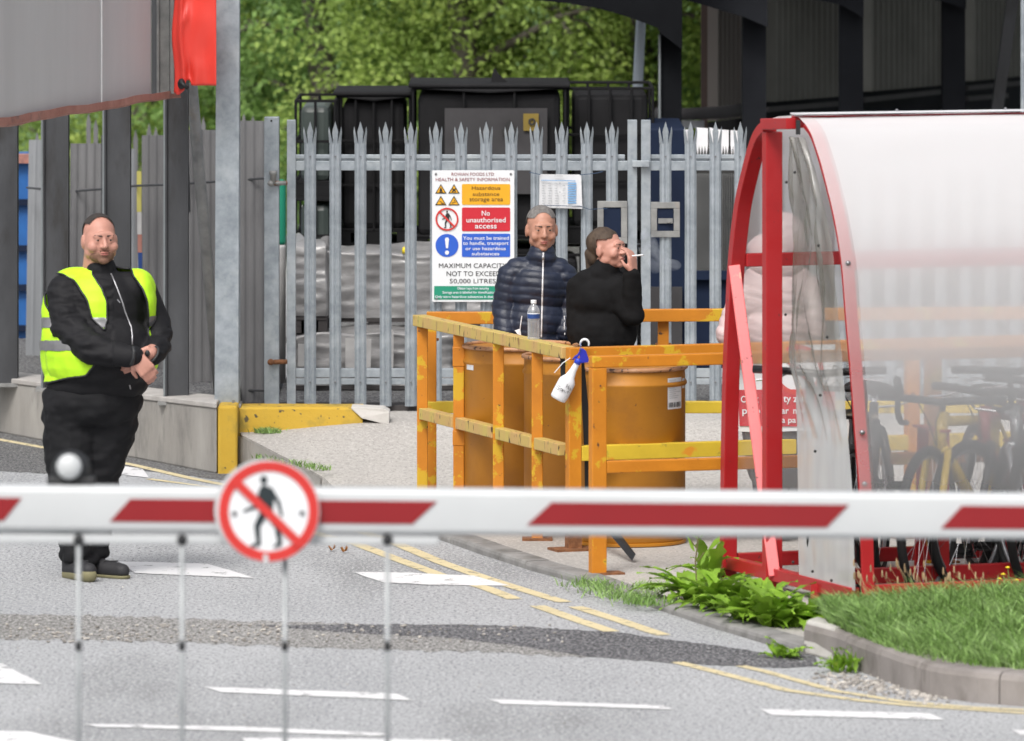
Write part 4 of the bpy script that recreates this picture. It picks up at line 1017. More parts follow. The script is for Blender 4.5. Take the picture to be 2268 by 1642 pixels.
def wrapped(label, u0, u1, v0, v1, Y, dep, seed, cap=0):
    t = thing('wrapped_pallet', label, 'pallet', (P((u0 + u1) / 2, 0, Y).x, Y, .26), 'shrink wrapped pallets behind the gate')
    a, b = P(u0, v1, Y), P(u1, v0, Y); nx, nz = 46, 46; m = MB()
    # five sides of a lumpy box in one sheet
    def pt(i, j):
        k, l = i / nx, j / nz; ang = k * 3 - 1.5
        x = a.x if k < .25 else b.x if k > .75 else a.x + (b.x - a.x) * (k - .25) * 2
        y = Y + dep * (1 - k * 4) if k < .25 else Y + dep * (k - .75) * 4 if k > .75 else Y
        z = a.z + .1 + (b.z - a.z - .1) * min(1, l / .8)
        if l > .8:
            f = (l - .8) / .2; cx, cy = (a.x + b.x) / 2, Y + dep / 2; x += (cx - x) * f; y += (cy - y) * f; z += .02 * math.sin(f * 1.57)
        q = Vector((x * 4 + seed, y * 4, z * 4)); d = noise.noise(q) * .05 + noise.noise(Vector((x * 6 + seed, y * 6, z * 26))) * .013
        r = Vector((x - (a.x + b.x) / 2, y - (Y + dep / 2), 0)); r = r.normalized() if r.length > .01 else Vector((0, 0, 0))
        return Vector((x, y, z + (noise.noise(q * .8) * .05 if l > .7 else 0))) + r * d
    for i in range(nx + 1):
        for j in range(nz + 1): m.v.append(tuple(pt(i, j)))
    for i in range(nx):
        for j in range(nz): q = i * (nz + 1) + j; m.f.append((q, q + nz + 1, q + nz + 2, q + 1))
    m.build('wrapped_load', M('wrap'), t, smooth=True, recalc=False)
    m = MB()
    for k in range(3):
        x = a.x + (b.x - a.x - .1) * k / 2; m.box((x, Y, a.z), (x + .1, Y + dep, a.z + .075))
    m.box((a.x, Y - .005, a.z + .076), (b.x, Y + dep, a.z + .098)); m.build('base_pallet', M('pallet'), t)
    return t
wrapped('crumpled grey wrapped pallet just inside the gate hinge', 648, 724, 548, 738, 42.3, .9, 3)
wrapped('large pallet of stacked sacks in creased grey wrap, topmost', 700, 968, 560, 742, 42.6, .9, 9)
wrapped('wrapped pallet showing left and right of the safety sign foot', 950, 1140, 560, 742, 42.9, .9, 17)
t = wrapped('lower wrapped pallet with a white label near the gate bottom', 640, 1010, 744, 892, 42.2, .9, 25)
for u0, u1, v0, v1 in ((660, 700, 762, 812), (765, 822, 750, 816), (850, 872, 730, 815)):
    m = MB(); poly(m, [(u0, v0), (u1, v0 + 2), (u1 - 1, v1), (u0, v1)], 42.1, .01); m.build('white_sack', M('sack'), t)
wrapped('small lower wrapped pallet behind the yellow corner posts', 1016, 1130, 744, 892, 42.3, .9, 35)
t = thing('beacon', 'small yellow domed beacon sitting on the wrapped pallet', 'beacon', (P(898, 0, 42.7).x, 42.7, 1.06))
m = MB(); c = P(898, 562, 42.55); m.lathe(c, [(.02, 0), (.021, .02), (.017, .036), (.006, .04)], 14); m.build('dome', M('petal'), t, smooth=True)
m = MB(); m.lathe((c.x, c.y, c.z - .02), [(.016, 0), (.016, .018)], 14); m.build('neck', M('galv_dull'), t)
# navy container and stock at the right
t = thing('navy_container', 'dark navy steel container behind the right gate leaf', 'container', (P(1500, 0, 43.5).x, 43.5, .26))
a, b = P(1432, 890, 43.5), P(1518, 285, 43.5); m = MB(); m.box((a.x, 43.5, a.z), (b.x, 45, b.z)); m.build('body', M('navy_steel'), t, bevel=.01)
a, b = P(1438, 890, 43.3), P(1512, 640, 43.3); m = MB(); m.box((a.x, 43.42, a.z), (b.x, 43.49, b.z)); m.build('grey_door', M('placard'), t)
t = thing('sheet_stack', 'upright stack of black corrugated sheets with white edges behind the gate', 'stack', (P(1590, 0, 43.6).x, 43.6, .26))
m = MB()
for k in range(11):
    for (ua, ub) in ((1543, 1572), (1600, 1640)):
        u = ua + (ub - ua) * k / 10; a, b = P(u - .55, 600, 43.55), P(u + .55, 385, 43.55); m.box((a.x, 43.52, a.z), (b.x, 43.58, b.z))
m.build('ribs', M('corr_light'), t)
a, b = P(1525, 600, 43.6), P(1700, 345, 43.6); m = MB(); m.box((a.x, 43.6, a.z), (b.x, 44.6, b.z)); m.build('sheets', M('black_steel'), t)
m = MB()
for u0, u1, v0 in ((1515, 1535, 287), (1542, 1568, 283), (1571, 1580, 283), (1590, 1614, 287), (1618, 1640, 289)):
    pts = [(u0, v0), (u1, v0 + 2)]; n = 4
    for k in range(n * 2 + 1): pts.append((u1 - (u1 - u0) * k / (2 * n), 345 if k % 2 else 322))
    poly(m, pts, 43.56, .03)
m.build('white_liner', M('white_sheet'), t)
t = thing('navy_tank', 'navy box under the black corrugated stack', 'box', (P(1590, 0, 43.6).x, 43.6, .26))
a, b = P(1520, 890, 43.55), P(1720, 602, 43.55); m = MB(); m.box((a.x, 43.55, a.z), (b.x, 44.6, b.z)); m.build('body', M('navy_steel'), t, bevel=.01)
m = MB(); p, q = P(1520, 620, 43.5), P(1720, 600, 43.5); m.box((p.x, 43.5, p.z), (q.x, 43.548, q.z)); m.build('rim', M('navy_steel'), t)
t = thing('lamp_pole', 'pale blue grey pole leaning slightly above the containers', 'pole', (P(1410, 0, 47).x, 47, .2))
m = MB(); m.tube([P(1398, 900, 47), P(1413, 180, 47), P(1420, 40, 47), P(1424, -60, 47)], [.034, .034, .032, .03], 14); m.build('shaft', M('pole_pale'), t, smooth=True)
m = MB(); m.lathe((P(1398, 900, 47).x, 47, .2), [(.12, 0), (.12, .03), (.06, .05)], 16); m.build('base_flange', M('galv_dull'), t)
# ------------------------------------------------------------------ dark canopy building, top right
t = thing('canopy_building', 'dark open-sided steel building with ribbed cladding', 'building', (2.5, 51, .2))
def bx(nm, u0, u1, v0, v1, Y, dep, mt, z1=None, **k):
    a, b = P(u0, v1, Y), P(u1, v0, Y); m = MB(); m.box((a.x, Y, a.z), (b.x, Y + dep, z1 if z1 else b.z)); return m.build(nm, M(mt), t, **k)
TOPZ = 4.4
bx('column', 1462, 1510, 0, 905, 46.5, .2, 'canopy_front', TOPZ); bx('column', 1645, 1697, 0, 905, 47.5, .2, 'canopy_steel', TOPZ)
bx('column', 1860, 1912, 0, 905, 49.0, .2, 'canopy_steel', TOPZ); bx('column', 2088, 2138, 0, 905, 50.6, .2, 'canopy_steel', TOPZ)
m = MB(); a = P(1459, 285, 46.46); m.box((a.x, 46.46, a.z), (a.x + .012, 46.62, P(0, 78, 46.46).z)); m.build('flange_edge', M('steel_edge'), t)
def haunch(Y, pts, dep=.18, mt='canopy_steel'):
    m = MB(); q = [P(u, v, Y) for u, v in pts]; q += [Vector((q[-1].x, Y, TOPZ)), Vector((q[0].x, Y, TOPZ))]; m.prism(q, (0, dep, 0)); m.build('curved_beam', M(mt), t)
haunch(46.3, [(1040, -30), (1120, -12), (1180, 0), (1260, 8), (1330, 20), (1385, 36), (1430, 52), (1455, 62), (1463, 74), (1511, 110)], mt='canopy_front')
haunch(47.3, [(1380, -30), (1515, 0), (1560, 12), (1600, 24), (1645, 37), (1700, 60)])
haunch(48.8, [(1640, -60), (1750, -10), (1860, 10), (1913, 40)]); haunch(50.4, [(1860, -60), (1980, -20), (2090, 4), (2140, 20)])
def ribs(u0, u1, vt, vb0, vb1, Y0, Y1, mt, pitch=.10):
    """ribbed cladding wall from (u0,Y0) to (u1,Y1)"""
    a, b = P(u0, vb0, Y0), P(u1, vb1, Y1); L = (Vector((b.x, b.y)) - Vector((a.x, a.y))).length; n = int(L / pitch * 4); m = MB(); d = (b - a); d.z = 0; d.normalize(); nr = Vector((d.y, -d.x, 0))
    for i in range(n + 1):
        k = i / n; p = a.lerp(b, k) + nr * (.07 if i % 4 in (1, 2) else 0); m.v += [tuple(p), (p.x, p.y, TOPZ)]
    for i in range(n): q = 2 * i; m.f.append((q, q + 2, q + 3, q + 1))
    m.build('ribbed_cladding', M(mt), t)
ribs(1566, 1648, 0, 268, 258, 50.0, 50.9, 'cladding_brown', .11)
ribs(1695, 1862, 0, 226, 212, 50.8, 52.6, 'cladding', .14); ribs(1908, 2092, 0, 203, 187, 52.9, 55.0, 'cladding', .14); ribs(2136, 2330, 0, 180, 160, 55.4, 58.0, 'cladding', .14)
bx('edge_post', 1553, 1567, -60, 290, 50.0, .1, 'brown', TOPZ)
m = MB(); m.tube([P(1455, 252, 48.9), P(1520, 253, 49.0), P(1600, 249, 49.4), P(1650, 242, 49.8)], .042, 12); m.build('gutter', M('gutter'), t, smooth=True)
m = MB(); a, b = P(1500, 285, 49.2), P(1560, 268, 49.2); m.box((a.x, 49.2, a.z), (b.x, 49.3, b.z)); m.build('gutter_bracket', M('hoarding_light'), t)
def low(u0, u1, v0, v1, Y0, Y1, mt, nm):
    a, b = P(u0, v0, Y0), P(u1, v1, Y1); m = MB(); m.hexa([(a.x, a.y, .2), (b.x, b.y, .2), (b.x, b.y + .1, .2), (a.x, a.y + .1, .2), a, b, b + Vector((0, .1, 0)), a + Vector((0, .1, 0))]); m.build(nm, M(mt), t)
low(1650, 2340, 228, 158, 50.6, 58.0, 'canopy_steel', 'plinth_wall')
low(1568, 1650, 272, 262, 49.95, 50.8, 'placard', 'plinth_wall')
for a, b in (((1698, 243, 50.3), (1856, 230, 52.0)), ((1912, 222, 52.3), (2080, 204, 54.3)), ((2140, 196, 54.8), (2262, 184, 56.0)), ((2140, 219, 54.6), (2230, 212, 55.6))):
    m = MB(); m.bar(P(*a), P(*b), .03, .035); m.build('rail', M('gutter'), t)
m = MB(); m.bar(P(2245, -20, 50), P(2208, 245, 50), .08, .1, (0, 1, 0)); m.build('brace', M('steel_dark'), t)
m = MB(); m.tube([P(2266, -40, 44), P(2266, 300, 44)], .016, 10); m.build('downpipe', M('galv'), t)
m = MB(); a = P(1180, 0, 46.3); m.box((a.x, 46.2, TOPZ), (9, 60, TOPZ + .15)); m.build('roof', M('canopy_steel'), t)
# ------------------------------------------------------------------ yellow railings
def xy(v): return Vector((v.x, v.y, 0))
def at(p, z): return Vector((p.x, p.y, z))
def gnd(p): return pz(p.x, p.y)
def hbar(mb, p, q, z0, z1, w):
    """horizontal rail between plan points p and q"""
    d = (q - p).normalized(); n = Vector((-d.y, d.x, 0)) * w / 2
    mb.hexa([at(p - n, z0), at(q - n, z0), at(q + n, z0), at(p + n, z0), at(p - n, z1), at(q - n, z1), at(q + n, z1), at(p + n, z1)])
def vpost(mb, p, d, z0, z1, w, dep):
    """upright post: w along plan direction d, dep across"""
    d = d.normalized(); n = Vector((-d.y, d.x, 0)) * dep / 2; d = d * w / 2
    mb.hexa([at(p - d - n, z0), at(p + d - n, z0), at(p + d + n, z0), at(p - d + n, z0), at(p - d - n, z1), at(p + d - n, z1), at(p + d + n, z1), at(p - d + n, z1)])
LF, LN = Vector((-.475, 37.60, 0)), Vector((.275, 35.33, 0))
dL = (LN - LF).normalized()
t = thing('railing', 'yellow railing section receding from the corner post with a bottle on it', 'railing', (LN.x, LN.y, .05))
m = MB(); hbar(m, LF - dL * .03, LN - dL * .0, .962, 1.02, .07); m.build('top_rail', M('rail_paint_side'), t, bevel=.004)
def uparam(u):
    lo, hi = 0, 1
    for _ in range(40):
        k = (lo + hi) / 2; p = LF.lerp(LN, k); lo, hi = (k, hi) if p.x / p.y * FPX + CX < u else (lo, k)
    return lo
ks = [uparam(u) for u in (1016, 1104, 1190)]
ends = [0.012] + ks + [.985]
for a, b in zip(ends, ends[1:]):
    m = MB(); hbar(m, LF.lerp(LN, a) + dL * .03, LF.lerp(LN, b) - dL * .03, .482, .540, .058); m.build('mid_rail', M('rail_paint_side'), t, bevel=.004)
for k in [.012] + ks:
    p = LF.lerp(LN, k); m = MB(); vpost(m, p, Vector((1, 0, 0)), gnd(p), .9615, .056, .05); m.build('post', M('rail_paint'), t, bevel=.004)
    m = MB(); vpost(m, p, Vector((1, 0, 0)), gnd(p) - .005, gnd(p) + .012, .15, .12); m.build('base_plate', M('rust'), t)
for k in (ks[0],):
    p = LF.lerp(LN, k)
    for z0, z1 in ((.80, .90), (.395, .47)):
        m = MB(); vpost(m, p, Vector((1, 0, 0)), z0, z1, .062, .056); m.build('sleeve', M('rail_paint'), t, bevel=.003)
dR1 = Vector((.93, .345, 0)).normalized(); R1 = Vector((.300, 35.28, 0))
t = thing('railing', 'long yellow railing behind the sheltered sign with the spray bottle hung on it', 'railing', (R1.x, R1.y, .05))
m = MB(); hbar(m, R1 - dR1 * .03, R1 + dR1 * 3.6, .962, 1.02, .06); m.build('top_rail', M('rail_paint'), t, bevel=.004)
m = MB(); hbar(m, R1 + dR1 * .034, R1 + dR1 * 3.6, .466, .54, .055); m.build('mid_rail', M('rail_yellow'), t, bevel=.004)
for s in (0, 1.8, 3.55):
    p = R1 + dR1 * s; m = MB(); vpost(m, p, dR1, gnd(p), .9615, .066, .056); m.build('post', M('rail_paint'), t, bevel=.004)
    m = MB(); vpost(m, p, dR1, gnd(p) - .005, gnd(p) + .012, .22, .14); m.build('base_plate', M('rust'), t)
    m = MB(); vpost(m, p, dR1, gnd(p) + .012, gnd(p) + .10, .068, .058); m.build('rusted_foot', M('rust'), t)
dR2 = Vector((.947, .31, 0)).normalized(); R2 = Vector((.405, 34.15, 0))
t = thing('railing', 'nearest yellow railing standing on the kerb in front of the drums', 'railing', (R2.x, R2.y, .05))
m = MB(); hbar(m, R2 - dR2 * .036, R2 + dR2 * 3.4, 1.008, 1.063, .06); m.build('top_rail', M('rail_paint'), t, bevel=.005)
m = MB(); hbar(m, R2 + dR2 * .038, R2 + dR2 * 3.4, .508, .566, .055); m.build('mid_rail', M('rail_paint'), t, bevel=.005)
for s in (0, 1.7, 3.3):
    p = R2 + dR2 * s; m = MB(); vpost(m, p, dR2, gnd(p), 1.0075, .074, .058); m.build('post', M('rail_paint'), t, bevel=.005)
    m = MB(); vpost(m, p + dR2 * .05, dR2, gnd(p) - .005, gnd(p) + .01, .14, .10); m.build('base_plate', M('rust'), t)
m = MB(); m.lathe(P(1330, 855, R2.y - .033), [(.004, 0), (.004, .003)], 10, (0, -1, 0)); m.build('bolt_hole', M('ink'), t)
t = thing('railing', 'back yellow railing running behind the three people', 'railing', (-.4, 37.8, .1))
BY = 37.84; dB = Vector((1, .0, 0)); B0 = Vector((P(945, 0, BY).x, BY, 0))
m = MB(); hbar(m, B0, Vector((P(1262, 0, BY).x, BY, 0)), .957, 1.02, .06); m.build('top_rail', M('rail_paint'), t, bevel=.004)
m = MB(); hbar(m, Vector((P(1418, 0, BY).x, BY - .05, 0)), Vector((3.4, BY + .2, 0)), .972, 1.037, .06); m.build('top_rail', M('rail_paint'), t, bevel=.004)
m = MB(); hbar(m, B0, Vector((3.4, BY, 0)), .49, .552, .055); m.build('mid_rail', M('rail_yellow'), t, bevel=.004)
for u in (954.5, 1469):
    p = Vector((P(u, 0, BY).x, BY, 0)); m = MB(); vpost(m, p, dB, gnd(p), .956 if u < 1000 else .9715, .058, .05); m.build('post', M('rail_paint'), t, bevel=.004)
    m = MB()
    for s in (-1, 1):
        c = at(p, .875 if u < 1000 else .85) + Vector((s * .03, 0, 0)); m.lathe(c, [(.008, 0), (.008, .006), (.005, .012)], 8, (s, 0, 0))
    m.build('bolt', M('rust'), t)
# ------------------------------------------------------------------ drums
def drum(label, u, Y, top, seed, r=.29):
    c = P(u, 0, Y); z0 = pz(c.x, Y)
    t = thing('steel_drum', label, 'drum', (c.x, Y, z0), 'orange steel drums inside the railings')
    h = top - z0; prof = [(r - .01, 0), (r + .004, .004), (r + .004, .016), (r - .006, .02), (r, .03), (r, h - .105), (r + .008, h - .095), (r + .008, h - .085), (r, h - .075), (r - .002, h - .02)]
    m = MB(); m.lathe((c.x, Y, z0), prof, 64); m.build('shell', M('drum_paint'), t, smooth=True)
    o = t.children[0]; md = o.modifiers.new('e', 'EDGE_SPLIT'); md.split_angle = R(40)
    m = MB(); m.tube([(c.x + (r + .003) * math.cos(2 * math.pi * k / 64), Y + (r + .003) * math.sin(2 * math.pi * k / 64), top - .014) for k in range(64)], .011, 8, closed=True); m.build('rim', M('drum_rim'), t, smooth=True)
    m = MB(); m.lathe((c.x, Y, top - .03), [(r - .008, 0), (r - .008, .012)], 48); m.build('lid', M('drum_paint'), t)
    return t, c
d1, c1 = drum('farthest orange drum, partly behind the bottle end of the railing', 1153, 37.0, .918, 1)
d2, c2 = drum('middle orange drum behind the corner post', 1288, 36.36, .913, 2)
d3, c3 = drum('nearest orange drum carrying a white barcode label', 1388, 35.68, .912, 3)
def curved_label(parent, c, r, u0, u1, v0, v1, mt, nm, dr=.002):
    """paper wrapped on a drum"""
    m = MB(); n = 8
    Yf = c.y - r
    x0, x1 = (P(u0, 0, Yf).x - c.x) / r, (P(u1, 0, Yf).x - c.x) / r; z0, z1 = P(0, v1, c.y - r * .7).z, P(0, v0, c.y - r * .7).z
    for i in range(n + 1):
        a = math.asin(max(-.999, min(.999, x0 + (x1 - x0) * i / n))); m.v += [(c.x + (r + dr) * math.sin(a), c.y - (r + dr) * math.cos(a), z) for z in (z0, z1)]
    for i in range(n): q = 2 * i; m.f.append((q, q + 2, q + 3, q + 1))
    return m.build(nm, M(mt), parent, recalc=False)
lab = curved_label(d3, c3, .29, 1479, 1510, 838, 907, 'label_paper', 'paper_label')
rnd = random.Random(8)
for j in range(10): 
    v = 842 + j * 4.4; curved_label(d3, c3, .29, 1482, 1482 + rnd.uniform(12, 26), v, v + 1.3, 'faint_ink', 'label_print', .004)
u = 1481
while u < 1507:
    w = rnd.choice((.8, 1.4, 2.2)); curved_label(d3, c3, .29, u, u + w, 892, 903, 'ink', 'barcode', .004); u += w + rnd.choice((.9, 1.5))
curved_label(d3, c3, .29, 1512, 1518, 842, 864, 'label_paper', 'torn_label')
curved_label(d1, c1, .29, 1034, 1049, 806, 822, 'label_paper', 'torn_label')
# black folded strap behind the corner post
t = thing('black_strap', 'flat black strap propped between the corner post and the nearest drum', 'strap', (P(1305, 0, 35.2).x, 35.2, .06))
m = MB()
m.prism([P(1283, 790, 35.38), P(1293, 790, 35.38), P(1318, 1060, 35.36), P(1318, 1120, 35.36), P(1296, 1120, 35.36), P(1294, 1000, 35.36)], (0, .008, 0))
m.prism([P(1240, 770, 35.42), P(1250, 775, 35.42), P(1256, 850, 35.42), P(1242, 850, 35.42)], (0, .008, 0))
m.prism([P(1298, 1121, 35.3), P(1326, 1121, 35.3), P(1408, 1228, 34.7), P(1400, 1243, 34.68)], (.0, .02, .0)); m.build('strap', M('dark_plastic'), t)
# ------------------------------------------------------------------ grey bin with the warning sign
t = thing('waste_bin', 'dark grey tapered bin with a red and white warning board', 'bin', (1.1, 35.75, .06), )
def quadY(pts, Y): return [P(u, v, Y) for u, v in pts]
q = quadY([(1622, 772), (1850, 766), (1850, 1120), (1690, 1110), (1660, 1058)], 35.66); m = MB(); m.prism(q, (0, .42, 0)); m.build('body', M('bin_grey'), t, bevel=.012)
m = MB(); m.lathe((P(1720, 0, 35.7).x, 35.72, .16), [(.09, 0), (.09, .04)], 20, (1, 0, 0)); m.lathe((P(1720, 0, 35.7).x + .3, 35.72, .16), [(.09, 0), (.09, .04)], 20, (1, 0, 0)); m.build('wheel', M('tyre'), t)
m = MB(); poly(m, [(1625, 768), (1850, 763), (1850, 952), (1682, 958), (1636, 956), (1626, 940)], 35.645, .006); sb = m.build('warning_board', M('sign_white'), t)
m = MB(); poly(m, [(1634.5, 864), (1850, 862), (1850, 946), (1638, 944)], 35.640, .003); m.build('red_panel', M('red_box'), t)
m = MB(); ring(m, 1768, 820, 46, 56, 35.638, .002); stroke(m, [(1736, 790), (1800, 850)], [10, 10], 35.636); m.build('prohibition_ring', M('sign_red'), t)
text_fit('Ca', 1641, 1659, 877, 892, 35.634, M('sign_white'), t, bold=.015)
text_fit('łk', 1668, 1681, 875, 892, 35.634, M('sign_white'), t, bold=.015)
text_fit('ll', 1676, 1681.5, 875, 892, 35.632, M('sign_white'), t, bold=.02) if False else None
text_fit('ty zak', 1735, 1786, 875, 896, 35.634, M('sign_white'), t, bold=.015)
text_fit('p', 1644, 1655, 907, 922, 35.634, M('sign_white'), t, bold=.015); text_fit('o', 1673, 1684, 907, 917, 35.634, M('sign_white'), t, bold=.015)
text_fit('ar', 1731, 1747, 907, 917, 35.634, M('sign_white'), t, bold=.015); text_fit('n w', 1757, 1783, 907, 917, 35.634, M('sign_white'), t, bold=.015)
text_fit('a pa', 1731, 1763, 928, 941, 35.634, M('sign_white'), t, bold=.015)
m = MB(); rnd = random.Random(2)
for i in range(14): disc(m, rnd.uniform(1640, 1786), rnd.uniform(772, 786), rnd.uniform(.8, 2), 35.636, .001, 6)
m.build('paint_chips', M('ink'), t)
# ------------------------------------------------------------------ bottles
k = uparam(1182); p = LF.lerp(LN, k)
t = thing('water_bottle', 'clear water bottle with a blue label standing on the railing', 'bottle', (p.x, p.y, 1.02))
H_ = .188
m = MB(); prof = [(.024, 0), (.031, .004)]
for i in range(9): prof += [(.031, .008 + i * .0095), (.0285, .0125 + i * .0095)]
prof += [(.031, .098), (.031, .135), (.028, .148), (.018, .166), (.0125, .170), (.0125, .178)]
m.lathe((p.x, p.y, 1.0205), prof, 24); m.build('body', M('water_plastic'), t, smooth=True)
m = MB(); m.lathe((p.x, p.y, 1.0205 + .104), [(.0318, 0), (.0318, .028)], 24); m.build('label', M('label_blue'), t, smooth=False)
m = MB(); m.lathe((p.x, p.y, 1.0205 + .126), [(.0320, 0), (.0320, .006)], 24); m.build('label_band', M('light_ink'), t)
m = MB(); m.lathe((p.x, p.y, 1.0205 + .1785), [(.0145, 0), (.0145, .014), (.013, .016)], 18); m.build('cap', M('sign_white'), t)
# spray bottle hanging from the corner of the rail
SYB = 35.20
t = thing('spray_bottle', 'white spray bottle with blue trigger hanging tilted from the rail', 'bottle', P(1290, 770, SYB))
axis = (P(1281, 800, SYB) - P(1237, 882, SYB)).normalized(); base = P(1234.5, 886, SYB); side = Vector((axis.z, 0, -axis.x))
def spr(prof, mb, flat=.72, n=24):
    b0 = len(mb.v)
    for h, r in prof:
        for k in range(n):
            a = 2 * math.pi * k / n; mb.v.append(tuple(base + axis * h + side * (r * math.cos(a)) + Vector((0, r * flat * math.sin(a), 0))))
    for i in range(len(prof) - 1):
        for k in range(n): k2 = (k + 1) % n; mb.f.append((b0 + i * n + k, b0 + i * n + k2, b0 + (i + 1) * n + k2, b0 + (i + 1) * n + k))
    mb.f.append(tuple(b0 + k for k in range(n))); mb.f.append(tuple(b0 + (len(prof) - 1) * n + k for k in range(n)))
m = MB(); spr([(0, .025), (.003, .036), (.010, .0405), (.035, .042), (.09, .042), (.104, .041), (.116, .034), (.13, .024), (.165, .0165), (.196, .0145), (.204, .0145)], m); m.build('body', M('spray_white'), t, smooth=True)
m = MB(); spr([(.200, .0175), (.222, .0175), (.226, .014)], m, 1); m.build('collar', M('bottle_blue'), t, smooth=True)
m = MB(); poly(m, [(1283, 774), (1290, 772), (1298, 778), (1304, 796), (1303, 803), (1292, 804), (1283, 806), (1280, 800), (1284, 793)], SYB - .012, .024)
poly(m, [(1283, 778), (1286, 783), (1280, 792), (1266, 798), (1273, 789), (1280, 784)], SYB - .008, .016); m.build('trigger_head', M('trigger_blue'), t, bevel=.003)
m = MB(); m.tube([P(1263, 793, SYB - .02), P(1246, 805, SYB - .03), P(1228, 826, SYB - .03)], .0022, 8); m.build('dip_straw', M('sign_white'), t)
m = MB(); ringp = [P(1295 + 9.5 * math.cos(a), 762 + 10 * math.sin(a), SYB + .02) for a in [R(x) for x in range(150, 395, 15)]]; m.tube(ringp, [.0035 + .003 * math.sin(math.pi * i / (len(ringp) - 1)) for i in range(len(ringp))], 8); m.build('hook', M('sign_white'), t, smooth=True)
m = MB(); m.tube([P(1286.5, 759, SYB + .01), P(1286, 774, SYB - .015), P(1285, 782, SYB - .012)], .0022, 6); m.build('cord', M('label_blue'), t)
def script(pts, w=1.1):
    m = MB(); m.tube([P(u, v, SYB - .036) for u, v in pts], .0011, 5); m.build('handwriting', M('ink'), t)
# hand drawn letters S a n i t and H a along the tilt
def hw(ch, ox, oy, s):
    fr = {'S': [(.8, .1), (.4, 0), (.1, .2), (.3, .45), (.7, .6), (.7, .9), (.3, 1), (0, .85)], 'a': [(.8, .45), (.4, .4), (.1, .65), (.3, 1), (.7, .9), (.8, .45), (.85, 1)],
          'n': [(.1, .45), (.15, 1), (.2, .6), (.5, .42), (.75, .6), (.8, 1)], 'i': [(.3, .45), (.35, 1)], 't': [(.35, .1), (.4, 1), (.38, .45), (.1, .42), (.7, .45)],
          'H': [(.1, 0), (.15, 1), (.12, .5), (.75, .5), (.75, 0), (.8, 1)]}[ch]
    ca, sa = math.cos(R(28)), math.sin(R(28)); script([(ox + (x * ca - y * sa) * s, oy + (x * sa + y * ca) * s) for x, y in fr])
for i, (ch, s) in enumerate((('S', 9), ('a', 8), ('n', 8), ('i', 8), ('t', 8))): hw(ch, 1235 + [0, 7, 13, 19, 22][i], 853 + [0, 3.4, 6.6, 9.6, 10.4][i], s)
hw('H', 1256, 851, 8); hw('a', 1261, 856, 7)
# ------------------------------------------------------------------ cycle shelter
SO = Vector((1.302, 33.27, 0)); SA = Vector((.937, .35, 0)).normalized(); SC = Vector((.35, -.937, 0)).normalized()
def sh(al, cc, z): return SO + SA * al + SC * cc + Vector((0, 0, z))
FARP = [(-.835, .025), (-.825, .5), (-.80, 1.0), (-.765, 1.3), (-.73, 1.54), (-.66, 1.78), (-.575, 1.94), (-.465, 2.10), (-.36, 2.18), (-.22, 2.21), (0, 2.222)]
NEARP = [(.765, .025), (.745, .3), (.725, .55), (.67, .83), (.62, 1.1), (.57, 1.32), (.51, 1.6), (.41, 1.82), (.275, 2.02), (.16, 2.15), (.05, 2.205), (0, 2.215)]
def dense(pr, n=5):
    """smooth curve through the profile points"""
    out = []
    for i in range(len(pr) - 1):
        p0, p1, p2, p3 = pr[max(i - 1, 0)], pr[i], pr[i + 1], pr[min(i + 2, len(pr) - 1)]
        for k in range(n):
            t_ = k / n
            out.append(tuple(.5 * (2 * p1[j] + (p2[j] - p0[j]) * t_ + (2 * p0[j] - 5 * p1[j] + 4 * p2[j] - p3[j]) * t_ ** 2 + (3 * p1[j] - p0[j] - 3 * p2[j] + p3[j]) * t_ ** 3) for j in (0, 1)))
    return out + [pr[-1]]
FD, ND = dense(FARP), dense(NEARP)
shel = thing('cycle_shelter', 'red framed cycle shelter with a milky curved plastic roof', 'shelter', (SO.x, SO.y, .05))
def hoop(pr, al, w=.062, th=.045, inward=1, nm='hoop', mt='shelter_red'):
    m = MB(); n = len(pr)
    for i, (c, z) in enumerate(pr):
        a, b = pr[max(i - 1, 0)], pr[min(i + 1, n - 1)]; tx, tz = b[0] - a[0], b[1] - a[1]; L = math.hypot(tx, tz); nx, nz = -tz / L, tx / L
        s = 1 if (nx * -c + nz * -1) > 0 else -1       # pointing inwards
        nx, nz = nx * s * th, nz * s * th
        m.v += [tuple(sh(al - w / 2, c, z)), tuple(sh(al + w / 2, c, z)), tuple(sh(al + w / 2, c + nx, z + nz)), tuple(sh(al - w / 2, c + nx, z + nz))]
    for i in range(n - 1):
        for k in range(4): a = 4 * i; m.f.append((a + k, a + (k + 1) % 4, a + 4 + (k + 1) % 4, a + 4 + k))
    m.f += [(3, 2, 1, 0), (4 * n - 4, 4 * n - 3, 4 * n - 2, 4 * n - 1)]
    return m.build(nm, M(mt), shel, bevel=.003)
SL = 3.7
for al in (0, 1.85, 3.65):
    hoop(FD[:-8], al, .07, .05); hoop(ND[:-6], al + .045, .060, .018)
m = MB(); m.bar(sh(-.0, -.02, 2.205), sh(SL, -.02, 2.205), .05, .055); m.build('ridge_beam', M('shelter_red'), shel, bevel=.004)
m = MB(); m.bar(sh(-.03, -.285, 2.185), sh(-.03, .03, 2.20), .05, .052); m.build('end_cross_beam', M('shelter_red'), shel, bevel=.004)
m = MB(); m.bar(sh(-.02, .02, 2.245), sh(SL, .02, 2.245), .05, .008); m.build('ridge_strip', M('spray_white'), shel)
m = MB(); m.bar(sh(.0, .04, 2.15), sh(.0, .04, 2.215), .02, .03); m.build('bracket', M('dark_plastic'), shel)
m = MB(); c = sh(0, -.27, 0); vpost(m, c, SA, .025, 2.15, .082, .055); m.build('post', M('shelter_red'), shel, bevel=.004)
